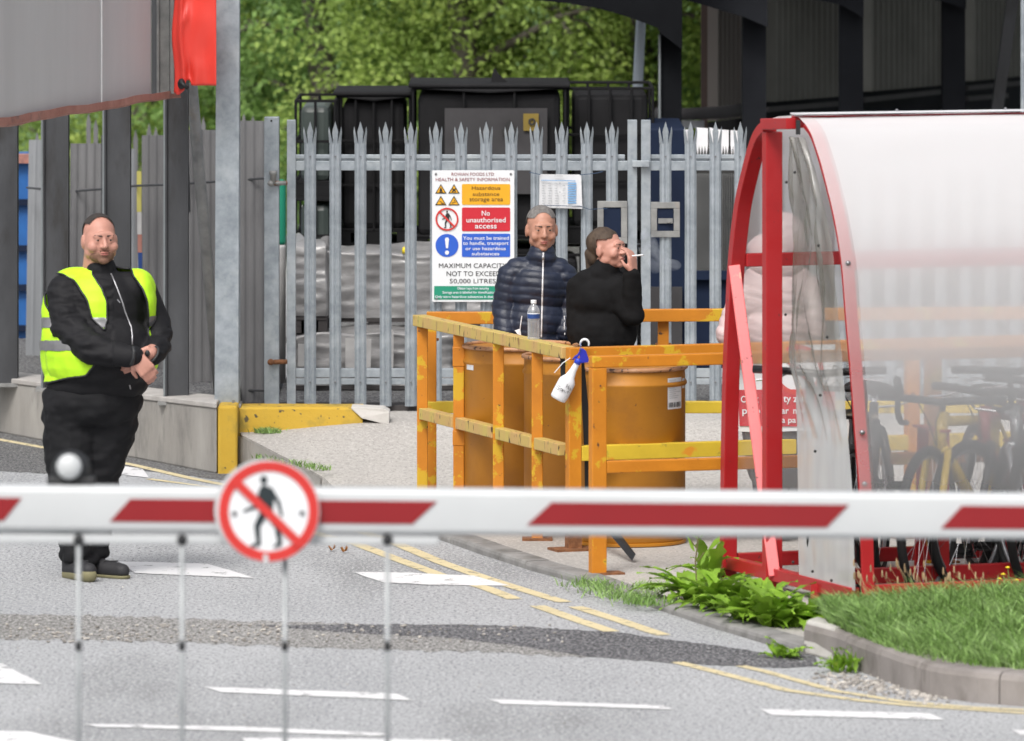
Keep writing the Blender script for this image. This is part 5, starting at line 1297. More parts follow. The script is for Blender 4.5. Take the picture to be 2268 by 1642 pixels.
m = MB(); m.bar(sh(-.012, -.705, 1.50), Vector((P(1716, 1270, 33.46).x, 33.46, .09)), .055, .055, (0, 1, 0)); m.build('diagonal_brace', M('shelter_red_lit'), shel, bevel=.004)
for s, cc, z in ((-1, -.69, 1.53), (1, .482, 1.585)):
    m = MB(); m.bar(sh(.036, cc, z), sh(SL, cc, z), .05, .062); m.build('purlin', M('shelter_red'), shel, bevel=.004)
m = MB(); m.bar(sh(0, -.80, .10), sh(0, .70, .10), .05, .06); m.build('end_base_rail', M('shelter_red'), shel, bevel=.004)
for cc in (.72, -.80):
    m = MB(); m.bar(sh(.04, cc, .11), sh(SL, cc, .11), .05, .065); m.build('base_rail', M('shelter_red'), shel, bevel=.004)
m = MB(); m.bar(sh(.04, .735, .37), sh(SL, .735, .37), .02, .012); m.build('sheet_edge_rail', M('shelter_red'), shel)
def roof(pr, mt, nm, zmin, off, s0=.012, s1=None):
    s1 = s1 or SL
    m = MB(); pr = [q for q in pr if q[1] >= zmin]; nn = len(pr); na = 36
    for i in range(na + 1):
        for j, (c, z) in enumerate(pr):
            a, b = pr[max(j - 1, 0)], pr[min(j + 1, nn - 1)]; tx, tz = b[0] - a[0], b[1] - a[1]; L = math.hypot(tx, tz); nx, nz = -tz / L, tx / L
            s = -1 if (nx * -c + nz * -1) > 0 else 1
            w = off + .004 * noise.noise(Vector(((s0 + (s1 - s0) * i / na) * 3, j * .35, 2)))
            m.v.append(tuple(sh(s0 + (s1 - s0) * i / na, c + nx * s * w, z + nz * s * w)))
    for i in range(na):
        for j in range(nn - 1): a = i * nn + j; m.f.append((a, a + nn, a + nn + 1, a + 1))
    return m.build(nm, M(mt), shel, smooth=True, recalc=False)
roof(ND, 'roof_sheet', 'roof_sheet', .36, .012, .082); roof(ND, 'added_edge_strip', 'added_edge_strip', .36, .013, .010, .0815); roof(FD, 'far_sheet', 'rear_sheet', .30, .012)
m = MB()
for c, z in ((.51, 1.585), (.675, .83 + .0), (.70, .60)):
    p = sh(.04, c + .02, z); m.ell(p, (.013, .010, .012), nu=12, nv=8)
m.build('bolts', M('bolt'), shel, smooth=True)
m = MB()
for al in (.5, 1.05, 1.6, 2.2):
    p = sh(al, .03, 2.252); m.ell(p, (.008, .008, .009), nu=10, nv=6)
m.build('ridge_screws', M('bolt'), shel)
# crumpled clear end panel
def near_c(z):
    for a, b in zip(ND, ND[1:]):
        if a[1] <= z <= b[1]: return a[0] + (b[0] - a[0]) * (z - a[1]) / max(1e-6, b[1] - a[1])
    return 0 if z > 2 else .765
m = MB(); na, nz = 40, 110
for j in range(nz + 1):
    z = .12 + 2.02 * j / nz; c0 = .085 - .085 * (j / nz); c1 = near_c(z) - .02
    for i in range(na + 1):
        k = i / na; c = c0 + (c1 - c0) * k
        cr = min(1, max(0, (z - .75) / .35)); edge = (4 * k * (1 - k)) ** .5
        d = .075 * cr * edge * noise.noise(Vector((k * 3.2 + z * .5, z * 1.3, 1))) + .055 * cr * edge * (1 - abs(noise.noise(Vector((k * 5, z * 1.9 + k, 4)))) * 2) + .02 * cr * noise.noise(Vector((k * 9, z * 5, 8))) + .006 * noise.noise(Vector((k * 3, z * 2, 3)))
        m.v.append(tuple(sh(-.012 - abs(d) * .9, c, z)))
for j in range(nz):
    for i in range(na): a = j * (na + 1) + i; m.f.append((a, a + 1, a + na + 2, a + na + 1))
m.build('clear_end_panel', M('clear_panel'), shel, smooth=True, recalc=False)
m = MB()
for c, z in ((.02, 1.93), (.12, 1.98), (.40, 1.66), (.01, 1.32), (.50, 1.25), (.42, .98), (.36, .72), (.05, .52), (.70, .53), (.10, .19), (.33, .17), (.55, .15)):
    p = sh(-.05, c, z); m.ell(p, (.007, .007, .007), nu=8, nv=6)
m.build('panel_fixings', M('ink'), shel)
m = MB(); m.bar(sh(-.02, .30, -.03), sh(-.02, .30, .11), .05, .05); m.build('panel_foot', M('shelter_red'), shel)
# ------------------------------------------------------------------ bicycles
def bicycle(label, front, hd, frame, drop=False, lift=0, turn=0, lean=0, seat=.88, bar=1.0, fork=None):
    """front = plan position of the front wheel, hd = heading"""
    hd = Vector((hd[0], hd[1], 0)).normalized(); sd = Vector((-hd.y, hd.x, 0)); gz0 = .032
    t = thing('bicycle', label, 'bicycle', (front.x, front.y, gz0), 'bicycles parked in the shelter')
    def L(x, y, z): return Vector((front.x, front.y, gz0)) + hd * (x - 1.03) + sd * (y + lean * z) + Vector((0, 0, z))
    R_ = .335
    hdir = Matrix.Rotation(turn, 3, 'Z')
    def LF_(x, y, z):          # steered part, turning about the head tube foot
        q = hdir @ Vector((x - .9, y, 0)); return L(.9 + q.x, q.y, z)
    def wheel(F, hx, nm='wheel'):
        m = MB(); m.tube([F(hx + R_ * math.cos(a), 0, R_ + R_ * math.sin(a)) for a in [2 * math.pi * k / 48 for k in range(48)]], .022, 8, closed=True); w = m.build(nm, M('tyre'), t, smooth=True)
        m = MB(); m.tube([F(hx + .305 * math.cos(a), 0, R_ + .305 * math.sin(a)) for a in [2 * math.pi * k / 48 for k in range(48)]], .010, 6, closed=True); m.build('rim', M('rim'), w, smooth=True)
        m = MB()
        for k in range(28):
            a = 2 * math.pi * k / 28; m.tube([F(hx + .018 * math.cos(a + 1.2), .025 * (-1) ** k, R_ + .018 * math.sin(a + 1.2)), F(hx + .30 * math.cos(a), 0, R_ + .30 * math.sin(a))], .0013, 4)
        m.tube([F(hx, -.045, R_), F(hx, .045, R_)], .018, 10); m.build('spokes', M('chrome'), w)
    wheel(L, 0); wheel(LF_, 1.03)
    m = MB(); T = lambda a, b, r: m.tube([L(*a), L(*b)], r, 12)
    T((.42, 0, .29), (.27, 0, .82), .022); T((.29, 0, .76), (.845, 0, .79), .024); T((.42, 0, .29), (.875, 0, .70), .029); T((.838, 0, .83), (.885, 0, .66), .03)
    for s in (-1, 1): T((.42, s * .03, .29), (0, s * .06, .335), .010); T((.29, s * .02, .74), (0, s * .06, .335), .009)
    m.build('frame', M(frame), t, smooth=True)
    m = MB(); T2 = lambda a, b, r: m.tube([LF_(*a), LF_(*b)], r, 10)
    T2((.885, -.05, .66), (.885, .05, .66), .018)
    for s in (-1, 1): T2((.887, s * .05, .66), (1.03, s * .055, .335), .018)
    m.build('fork', M(fork or frame), t, smooth=True)
    m = MB(); m.tube([L(.27, 0, .8), L(.245, 0, seat - .03)], .014, 10); m.build('seat_post', M('chrome'), t)
    m = MB(); m.ell(L(.17, 0, seat), (.085, .075, .03)); m.ell(L(.28, 0, seat), (.11, .035, .022), Matrix.Rotation(math.atan2(hd.y, hd.x), 3, 'Z')); o = put('saddle', m.organic(.008, 4), M('saddle'), t)
    m = MB(); m.tube([LF_(.838, 0, .83), LF_(.825, 0, bar - .02), LF_(.88, 0, bar)], .015, 10)
    if drop:
        for s in (-1, 1): m.tube([LF_(.88, 0, bar), LF_(.88, s * .18, bar), LF_(.93, s * .21, bar), LF_(.985, s * .21, bar - .03), LF_(.99, s * .21, bar - .09), LF_(.94, s * .21, bar - .14), LF_(.85, s * .21, bar - .15)], .014, 8)
    else: m.tube([LF_(.83, -.29, bar + .015), LF_(.87, -.12, bar + .01), LF_(.88, 0, bar), LF_(.87, .12, bar + .01), LF_(.83, .29, bar + .015)], .018, 8)
    hb = m.build('handlebar', M('frame_black'), t, smooth=True)
    for s in (-1, 1):
        m = MB()
        if drop: m.tube([LF_(.96, s * .21, bar + .01), LF_(1.01, s * .215, bar + .06), LF_(1.02, s * .215, bar - .01)], [.016, .02, .012], 8); m.tube([LF_(1.02, s * .215, bar), LF_(1.03, s * .22, bar - .12)], .006, 6)
        else: m.tube([LF_(.845, s * .19, bar + .013), LF_(.825, s * .31, bar + .016)], .019, 10)
        m.build('grip', M('dark_plastic'), hb, smooth=True)
        if not drop:
            m = MB(); m.tube([LF_(.86, s * .15, bar), LF_(.91, s * .19, bar - .02), LF_(.90, s * .29, bar - .03)], .006, 6); m.build('brake_lever', M('chrome'), hb)
    m = MB()
    for s in (-1, 1): m.tube([LF_(.90, s * .16, bar), LF_(1.0, s * .08, bar + .05), LF_(.97, s * .02, bar - .08), LF_(.91, 0, .68)], .003, 5)
    m.build('cable', M('dark_plastic'), t)
    m = MB(); m.lathe(L(.42, -.05, .29), [(.09, 0), (.09, .005), (.02, .02)], 24, sd); m.tube([L(.42, -.06, .29), L(.36, -.09, .13)], .010, 8); m.tube([L(.42, .06, .29), L(.48, .09, .45)], .010, 8); ck = m.build('crank', M('frame_black'), t, smooth=False)
    for s, x, z in ((-1, .36, .13), (1, .48, .45)):
        m = MB(); c = L(x, s * .14, z)
        for zz in (-.012, .012):
            m.tube([c + hd * .045 + sd * -.045 + Vector((0, 0, zz)), c + hd * .045 + sd * .045 + Vector((0, 0, zz)), c - hd * .045 + sd * .045 + Vector((0, 0, zz)), c - hd * .045 - sd * .045 + Vector((0, 0, zz))], .006, 6, closed=True)
        m.tube([c - sd * .05, c + sd * .05], .008, 6); m.build('pedal', M('dark_plastic'), ck)
    m = MB(); m.tube([L(0, -.045, .37), L(.42, -.045, .375)], .004, 4); m.tube([L(0, -.045, .30), L(.42, -.045, .205)], .004, 4); m.lathe(L(0, -.05, .335), [(.05, 0), (.05, .01), (.03, .02)], 20, sd); m.build('chain', M('frame_black'), t)
    return t
def sp(al, cc): return sh(al, cc, 0)
bicycle('black bicycle seen between the red post and the crumpled panel', sp(.13, -.12), (-.32, -.95), 'frame_black', drop=False, turn=R(12), bar=.99)
bicycle('dark road bicycle with drop handlebars just inside the red hoop', sp(.27, .10), (-.15, -.98), 'frame_black', drop=True, turn=R(-12), bar=.93, fork='frame_black')
bicycle('yellow framed bicycle with a black handlebar behind the roof sheet', sp(.52, .30), (-.50, -.86), 'frame_yellow', turn=R(6), bar=.88, seat=.80, fork='frame_yellow')
bicycle('red framed bicycle beside the yellow one', sp(.86, .10), (-.35, -.94), 'frame_red', turn=R(-14), bar=.90, seat=.84, fork='frame_black')
bicycle('silver framed bicycle between the two red bicycles', sp(1.06, .22), (.15, -.98), 'frame_silver', turn=R(18), bar=1.0, seat=.86, fork='frame_silver')
bicycle('red bicycle near the right edge of the picture', sp(1.20, .05), (-.25, -.97), 'frame_red', drop=False, turn=R(-8), bar=.93)
bicycle('dark blue bicycle furthest right in the shelter', sp(1.42, .32), (-.3, -.95), 'frame_blue', turn=R(10), bar=.95)
t = thing('cycle_rack', 'red cycle rack with flat upright hoops between the bicycles', 'rack', sp(.9, 0) + Vector((0, 0, .05)))
for al, cc, h in ((.66, .20, .78), (1.12, .2, .7)):
    m = MB(); 
    if h > .3:
        m.bar(sh(al, cc, .025), sh(al, cc, h), .055, .012, SC); m.bar(sh(al, cc - .28, .025), sh(al + .02, cc - .28, h), .055, .012, SC); m.bar(sh(al, cc + .03, h), sh(al, cc - .30, h), .055, .012)
        m.build('wheel_hoop', M('shelter_red'), t, bevel=.003)
m = MB(); m.bar(sh(.1, .16, .12), sh(2.4, .16, .12), .05, .07); m.build('base_rail', M('shelter_red'), t, bevel=.004)
# ------------------------------------------------------------------ docks and weeds at the shelter foot
def dock(name, label, c, n, ln, seed, flower=False, w0=.03, up=.5, mt='dock'):
    t = thing(name, label, 'weed', c, 'broad leaved weeds along the kerb'); rnd = random.Random(seed); m = MB()
    for i in range(n):
        az = rnd.uniform(0, 6.28); L = ln * rnd.uniform(.55, 1.1); el = rnd.uniform(.45, 1.35) * up * 2; w = w0 * rnd.uniform(.7, 1.3)
        d = Vector((math.cos(az), math.sin(az), 0)); s = Vector((-d.y, d.x, 0)); segs = 8; o = c + Vector((rnd.uniform(-.05, .05), rnd.uniform(-.05, .05), 0)); b = len(m.v); pos = o.copy(); e = el
        for k in range(segs + 1):
            f = k / segs; wd = w * (math.sin(min(1, f * 1.15 + .05) * math.pi) ** .7) * (1 + .34 * math.sin(f * 30 + i)) if f < .97 else .001
            wd = max(wd, .0022); cup = Vector((0, 0, wd * .35)); wav = Vector((0, 0, .006 * math.sin(f * 18 + i)))
            m.v += [tuple(pos - s * wd + cup + wav), tuple(pos), tuple(pos + s * wd + cup - wav)]
            pos = pos + (d * math.cos(e) + Vector((0, 0, 1)) * math.sin(e)) * (L / segs); e -= rnd.uniform(.08, .22)
        for k in range(segs): a = b + 3 * k; m.f += [(a, a + 3, a + 4, a + 1), (a + 1, a + 4, a + 5, a + 2)]
    m.build('leaves', M(mt), t, smooth=True, recalc=False)
    if flower:
        m = MB(); hs = flower; p = c; m.tube([p, p + Vector((-.01, 0, hs * .5)), p + Vector((.012, 0, hs))], .0035, 6)
        for k in range(3): m.tube([p + Vector((0, 0, hs * (.5 + .15 * k))), p + Vector((.03 * (-1) ** k, 0, hs * (.62 + .15 * k)))], .0025, 5)
        m.build('stem', M('stem'), t)
        m = MB()
        for k in range(4):
            z = hs * (.45 + .17 * k); s = (-1) ** k; q = c + Vector((s * .012, 0, z)); m.add([q, q + Vector((s * .02, -.005, .02)), q + Vector((s * .035, 0, .075)), q + Vector((s * .008, .005, .04))], [(0, 1, 2, 3)])
        m.build('stem_leaf', M(mt), t, recalc=False)
    return t
for i, (u, v, n, ln, fl, lab) in enumerate((
        (1545, 1330, 26, .27, .36, 'tall leafy dock with a dark seed stem, leftmost weed on the kerb'),
        (1600, 1350, 30, .24, 0, 'dock between the tall stem and the pink base rail'),
        (1655, 1372, 30, .25, 0, 'bright green dock sprouting below the red entrance post'),
        (1715, 1385, 34, .27, 0, 'largest dock, in front of the red entrance post foot'),
        (1775, 1385, 28, .24, 0, 'dock with a long drooping leaf beside the grey panel foot'),
        (1690, 1335, 16, .18, 0, 'small dock behind the largest one'),
        (1570, 1280, 12, .30, 0, 'upright dock leaves in front of the left shelter foot'),
        (1735, 1440, 14, .10, 0, 'tiny weed growing in the gutter left of the kerb end'))):
    c = G(u, v - 8, .05); dock('dock_plant', lab, Vector((c.x, c.y, .03 if i != 7 else .005)), int(n * 1.3), ln * 1.1, 40 + i, fl, .036 if ln > .12 else .018)
dock('gutter_weed', 'fine leaved weed growing against the face of the curved kerb', Vector((G(1868, 1490).x, G(1868, 1490).y, .005)), 40, .12, 61, 0, .010, .8)
for o in list(bpy.data.objects):
    if o.name.startswith('gutter_weed'): o['group'] = 'small weeds in the gutter'
t = thing('yellow_wildflower', 'small yellow wildflowers standing in the grass at the right edge', 'flower', G(2225, 1300, .15))
m = MB(); f = MB(); rnd = random.Random(9)
for u, v in ((2232, 1257), (2222, 1272), (2214, 1282), (2212, 1302), (2222, 1320), (2230, 1318), (2252, 1285)):
    c = P(u, v, 32.35); b = Vector((c.x + .01, 32.35, .17)); m.tube([b, c], .0018, 5); f.ell(c, (.011, .011, .0035), nu=12, nv=6); f.ell(c + Vector((0, 0, .002)), (.004, .004, .004), nu=8, nv=5)
m.build('stem', M('grass'), t); f.build('blossom', M('petal'), t, smooth=True)
# ------------------------------------------------------------------ barrier arm in the foreground
BYF = 22.86
t = thing('barrier_arm', 'white and red road barrier arm with hanging rods across the foreground', 'barrier', P(-300, 1126, BYF))
def av(u): return 1127.5 + (u / 2268) * 19.0          # centre line of the arm
a, b = P(-300, av(-300), BYF), P(2600, av(2600), BYF); hh, dp, r = .0725, .05, .022
m = MB(); pr = []
for cy, cz, a0 in ((dp - r, hh - r, 0), (-dp + r, hh - r, 90), (-dp + r, -hh + r, 180), (dp - r, -hh + r, 270)):
    for k in range(7): an = R(a0 + 15 * k); pr.append((cy + r * math.cos(an), cz + r * math.sin(an)))
for c in (a, b):
    for y, z in pr: m.v.append((c.x, BYF + .05 + y, c.z + z))
n = len(pr)
for k in range(n): m.f.append((k, (k + 1) % n, n + (k + 1) % n, n + k))
m.f += [tuple(range(n)), tuple(range(2 * n - 1, n - 1, -1))]
m.build('beam', M('arm_white'), t, smooth=True).modifiers.new('e', 'EDGE_SPLIT')
for uA, uB, uC, uD in ((-300, 48, 8, -300), (288, 968, 914, 243), (1222, 1880, 1831, 1167), (2130, 2560, 2560, 2084)):
    m = MB(); Yt = BYF - .0035
    q = [P(uA, av(uA) - 24.5, Yt), P(uB, av(uB) - 24.5, Yt), P(uC, av(uC) + 26, Yt), P(uD, av(uD) + 26, Yt)]; m.prism(q, (0, .003, 0)); m.build('red_stripe', M('arm_red'), t)
m = MB(); Yt = BYF - .03; m.prism([P(-300, av(-300) + 48, Yt + .05), P(242, 1176, Yt + .05), P(242, 1183, Yt + .05), P(-300, 1180, Yt + .05)], (0, .02, 0)); m.build('joint_shadow_gap', M('rod'), t)
m = MB(); p0, p1 = P(-300, 1192, BYF + .03), P(972, 1197, BYF + .03); m.bar(p0, p1, .03, .030); m.build('hanging_rail', M('arm_white'), t, bevel=.006)
for u in (-55, 174, 403, 631, 858):
    m = MB(); top = P(u, 1196, BYF + .01); m.tube([top, (top.x, top.y, .22)], .0085, 10); rd = m.build('hanging_rod', M('rod'), t, smooth=True)
    m = MB(); m.ell(top, (.016, .016, .02), nu=14, nv=10)
    for zz in (.35, .75):
        m.lathe((top.x, top.y, top.z - zz), [(.0105, 0), (.0105, .03)], 12)
    m.build('pivot', M('dark_plastic'), rd, smooth=True)
m = MB(); c = P(158, 1040, BYF + .10); m.lathe((c.x, BYF + .12, c.z), [(.055, 0), (.062, .02), (.055, .05), (.04, .06)], 28, (0, -1, 0)); m.box((c.x - .075, BYF + .06, P(0, 1082, BYF).z), (c.x + .075, BYF + .13, P(0, 1062, BYF).z)); lampo = m.build('lamp_housing', M('dark_plastic'), t, smooth=False, bevel=.006)
m = MB(); m.ell(P(153, 1034, BYF + .04), (.040, .025, .040), nu=24, nv=14); m.build('reflector', M('arm_white'), lampo, smooth=True)
YS = BYF - .03
m = MB(); disc(m, 595, 1133, 113, YS, .006, 64); sg = m.build('round_sign', M('sign_white'), t); tag(sg, 'round no pedestrians sign')
m = MB(); disc(m, 588, 1131, 113, YS + .012, .004, 64); m.build('sign_backing', M('arm_white'), sg)
m = MB(); ring(m, 595, 1133, 89, 111, YS - .003, .002, 64); m.build('prohibition_ring', M('sign_red'), sg)
m = MB(); walker(m, 588, 1132, 78, YS - .002); m.build('walking_figure', M('sign_black'), sg)
m = MB(); stroke(m, [(523, 1068), (664, 1205)], [19, 19], YS - .010); m.build('slash', M('sign_red'), sg)
m = MB(); disc(m, 519, 1138, 6, YS - .004, .003, 14); disc(m, 669, 1137, 6, YS - .004, .003, 14); m.build('rivet', M('bolt'), sg)
m = MB(); rrect(m, 583, 594, 1228, 1247, YS - .008, 2, .002); m.build('clip', M('arm_white'), sg)
# ------------------------------------------------------------------ people
def hand(mb, w, d, n, s=1, curl=.5, L=.085, sc=1.0):
    """palm, four unequal bent fingers and a thumb: w wrist, d towards the fingers, n the way they curl"""
    d = Vector(d).normalized(); n = Vector(n); n = (n - d * n.dot(d)).normalized(); sd = d.cross(n) * s
    w = Vector(w)
    for i in range(4):
        o = (i - 1.5); mb.cap(w + sd * o * .012 * sc, .017 * sc, w + d * L * sc + sd * o * .0195 * sc, .0125 * sc, 10)
    for i in range(4):
        o = (i - 1.5); k = (.9, 1, .94, .76)[i]; p = w + d * (L - .002) * sc + sd * o * .0198 * sc; a = curl * .7; r = (.0095, .0098, .0094, .0082)[i] * sc
        for j, l in enumerate((.042, .027, .021)):
            q = p + (d * math.cos(a) + n * math.sin(a)) * l * k * sc; mb.cap(p, r, q, r * .9, 10); p = q; r *= .9; a += curl * (1.1 + .1 * i)
    p = w + d * .022 * sc - sd * .026 * sc; q = p + (d * .65 - sd * .62 + n * .45).normalized() * .042 * sc; e = q + (d * .9 - sd * .1 + n * .5).normalized() * .030 * sc
    mb.cap(p, .0145 * sc, q, .0115 * sc, 10); mb.cap(q, .0112 * sc, e, .009 * sc, 10)
def headfn(c, yaw, tilt=0, sc=1.0):
    Mx = Matrix.Rotation(yaw, 3, 'Z') @ Matrix.Rotation(tilt, 3, 'X')
    c = Vector(c)
    return (lambda x, y, z: c + Mx @ (Vector((x, y, z)) * sc)), Mx, sc
def head_shapes(mb, T, Mx, sc, neck=.055, fat=1.0):
    E = lambda c, r: mb.ell(T(*c), tuple(k * sc for k in r), Mx, 20, 14)
    E((0, .018, .030), (.074, .094, .086)); E((0, -.020, -.015), (.066 * fat, .070, .090)); E((0, -.028, -.068), (.050 * fat, .056, .042)); E((0, -.070, -.094), (.022, .018, .016))
    E((0, -.080, .026), (.050, .014, .018))
    mb.cap(T(0, -.088, .010), .0085 * sc, T(0, -.110, -.026), .0125 * sc, 10)
    for s in (-1, 1):
        E((s * .030, -.080, .019), (.024, .012, .007)); E((s * .040 * fat, -.062, -.030), (.026, .024, .026)); E((s * .012, -.100, -.030), (.009, .010, .008)); E((s * .078, .012, -.010), (.009, .020, .033)); E((s * .050 * fat, -.008, -.058), (.017, .036, .026))
        E((s * .030, -.078, -.002), (.018, .010, .010)); E((s * .030, -.0845, .0095), (.015, .0075, .0045)); E((s * .030, -.0835, -.007), (.014, .006, .004))
    E((0, -.088, -.056), (.022, .012, .006)); E((0, -.086, -.066), (.020, .012, .006))
    mb.cap(T(0, .020, -.06), neck * sc, T(0, .045, -.19), (neck + .008) * sc, 16)
def face_parts(t, T, Mx, sc, brow='hair_dark', nm=''):
    m = MB(); 
    for s in (-1, 1): m.ell(T(s * .030, -.0835, .002), tuple(k * sc for k in (.0115, .0055, .0050)), Mx, 14, 8)
    m.build('eye', M('eye_white'), t, smooth=True)
    m = MB()
    for s in (-1, 1): m.ell(T(s * .030, -.0885, .002), tuple(k * sc for k in (.0052, .0022, .0048)), Mx, 12, 8)
    m.build('iris', M('iris'), t, smooth=True)
    m = MB()
    for s in (-1, 1): m.cap(T(s * .014, -.0925, .021), .0035 * sc, T(s * .044, -.085, .024), .0028 * sc, 8)
    m.build('eyebrow', M(brow), t, smooth=True)
    m = MB(); m.ell(T(0, -.0965, -.0565), tuple(k * sc for k in (.021, .005, .0035)), Mx, 14, 6); m.ell(T(0, -.095, -.0645), tuple(k * sc for k in (.018, .005, .0042)), Mx, 14, 6); m.build('mouth', M('lips'), t, smooth=True)
def folds(amp, sx, sy, sz, seed=0):
    def f(p, n):
        q = Vector((p.x * sx + seed, p.y * sy, p.z * sz)); return amp * (noise.noise(q) + .5 * noise.noise(q * 2.1))
    return f
def finish(name, mb, mt, parent, voxel=.009, sm=5, disp=None):
    me = mb.organic(voxel, sm)
    if disp: displace(me, disp)
    return put(name, me, M(mt), parent)
def pix(p): return (CX + FPX * p.x / p.y, YH + FPX * (CAMH - p.z) / p.y)
# ---- guard in the hi-vis vest
GY = 34.3
def g(u, v, dy=0): return P(u, v, GY + dy)
px = GY / FPX
t = thing('person', 'heavy person in a yellow hi-vis vest and black clothes standing with hands clasped', 'person', (g(205, 0).x, GY, 0))
T, Mx, sc = headfn(g(221, 531, -.03), R(17), 0, 1.02)
b = MB(); head_shapes(b, T, Mx, sc, .068, 1.16)
b.cap(g(170, 652), .06, g(280, 652), .06); b.ell(g(225, 740), (.17, .12, .24)); b.ell(g(210, 870), (.17, .12, .12))
b.cap(g(145, 652, -.02), .045, g(152, 728, -.12), .042); b.cap(g(152, 728, -.12), .042, g(205, 776, -.26), .04); b.cap(g(205, 776, -.26), .04, g(298, 788, -.315), .033)
b.cap(g(318, 654, .03), .045, g(350, 722, .02), .042); b.cap(g(350, 722, .02), .042, g(352, 764, -.10), .038); b.cap(g(352, 764, -.10), .036, g(332, 783, -.25), .033)
b.cap(g(165, 920), .09, g(156, 1040, -.03), .06); b.cap(g(156, 1040, -.03), .06, g(170, 1235), .042); b.cap(g(240, 920), .09, g(222, 1045, .08), .05); b.cap(g(222, 1045, .08), .05, g(210, 1235, .09), .038)
hand(b, g(299, 789, -.325), (.50, -.05, -.60), (.10, 1, -.25), 1, .55, sc=1.05)
hand(b, g(331, 781, -.262), (-.75, -.05, -.42), (.1, .9, .1), -1, .35, sc=1.0)
finish('body', b, 'skin_pink', t, .0052, 3)
face_parts(t, T, Mx, sc)
m = MB(); m.ell(T(0, .022, .040), tuple(k * sc for k in (.077, .094, .083)), Mx, 26, 18); me = m.organic(.005, 3)
bm = bmesh.new(); bm.from_mesh(me); inv = Mx.inverted()
def keep_hair(p, zf=.045, yf=-.052):
    q = inv @ (p - T(0, 0, 0)) / sc; return (q.z > zf and q.y > yf) or (q.y > .02 and q.z > -.045)
bmesh.ops.delete(bm, geom=[f for f in bm.faces if not keep_hair(f.calc_center_median(), .075, -.03)], context='FACES'); bm.to_mesh(me); bm.free(); put('hair', me, M('hair_dark'), t)
m = MB(); m.ell(T(0, -.034, -.070), tuple(k * sc for k in (.060, .056, .040)), Mx); m.ell(T(0, -.074, -.092), tuple(k * sc for k in (.028, .019, .020)), Mx); m.cap(T(-.024, -.090, -.047), .004, T(.024, -.090, -.047), .004); finish('beard', m, 'stubble', t, .005, 3, folds(.0015, 90, 90, 90))
# softshell jacket
def jacket_core(m, inf=0):
    m.ell(g(222, 690), (.225 + inf, .165 + inf, .21 + inf)); m.ell(g(226, 785, -.04), (.262 + inf, .215 + inf, .215 + inf)); m.cap(g(158, 640), .088 + inf, g(303, 640), .082 + inf)
    m.ell(g(216, 850, -.01), (.248 + inf, .19 + inf, .105 + inf))
m = MB(); jacket_core(m)
m.cap(g(222, 618, -.0), .085, g(224, 596, -.015), .074)
m.cap(g(145, 648, -.03), .090, g(151, 722, -.12), .084); m.cap(g(151, 722, -.12), .084, g(200, 774, -.25), .074); m.cap(g(200, 774, -.25), .074, g(284, 789, -.305), .054); m.cap(g(282, 789, -.303), .056, g(296, 789, -.315), .052)
m.cap(g(314, 650, .03), .080, g(343, 716, .03), .076); m.cap(g(343, 716, .03), .076, g(349, 764, -.08), .068); m.cap(g(349, 764, -.08), .066, g(338, 789, -.215), .052)
def jf(p, n):
    u, v = pix(p); w = folds(.013, 10, 10, 26, 3)(p, n) if (u < 250 and 620 < v < 830 and p.y < GY - .06) or (u > 330 and v > 725) else folds(.005, 6, 6, 7, 1)(p, n)
    return w
finish('jacket', m, 'softshell', t, .0075, 5, jf)
m = MB(); m.tube([g(295, 769, -.345), g(297, 780, -.366), g(296, 795, -.37), g(291, 808, -.35)], .010, 10); m.build('cuff_tab', M('dark_plastic'), t, smooth=True, bevel=.002)
m = MB(); zp = [(246, 606), (254, 625), (262, 645), (272, 672), (277, 690), (283, 706), (291, 725), (293, 745), (293, 764)]
bvh = None
def on_front(u, v, objs, off=.004):
    """point on the front of the given meshes seen at u, v"""
    from mathutils.bvhtree import BVHTree
    o = Vector((0, 0, CAMH)); d = (P(u, v, 40) - o).normalized(); best = None
    for ob in objs:
        tr = BVH.get(ob.name)
        if tr is None:
            me = ob.data; tr = BVHTree.FromPolygons([v_.co for v_ in me.vertices], [tuple(p_.vertices) for p_ in me.polygons]); BVH[ob.name] = tr
        h = tr.ray_cast(o, d)
        if h[0] is not None and (best is None or h[3] < best[1]): best = (h[0], h[3])
    return (best[0] - d * off) if best else P(u, v, GY - .2)
BVH = {}
jk = [c for c in t.children if c.name.startswith('jacket')][0]
m.tube([on_front(u, v, [jk], .001) for u, v in zp], .0035, 8); m.build('zip', M('zip'), t, smooth=True)
m = MB(); m.tube([on_front(260, 664, [jk], .001), on_front(266, 671, [jk], .002)], .003, 6); m.tube([on_front(287, 853, [jk], .0), on_front(289, 862, [jk], .0)], .003, 6); m.build('zip_pull', M('zip'), t)
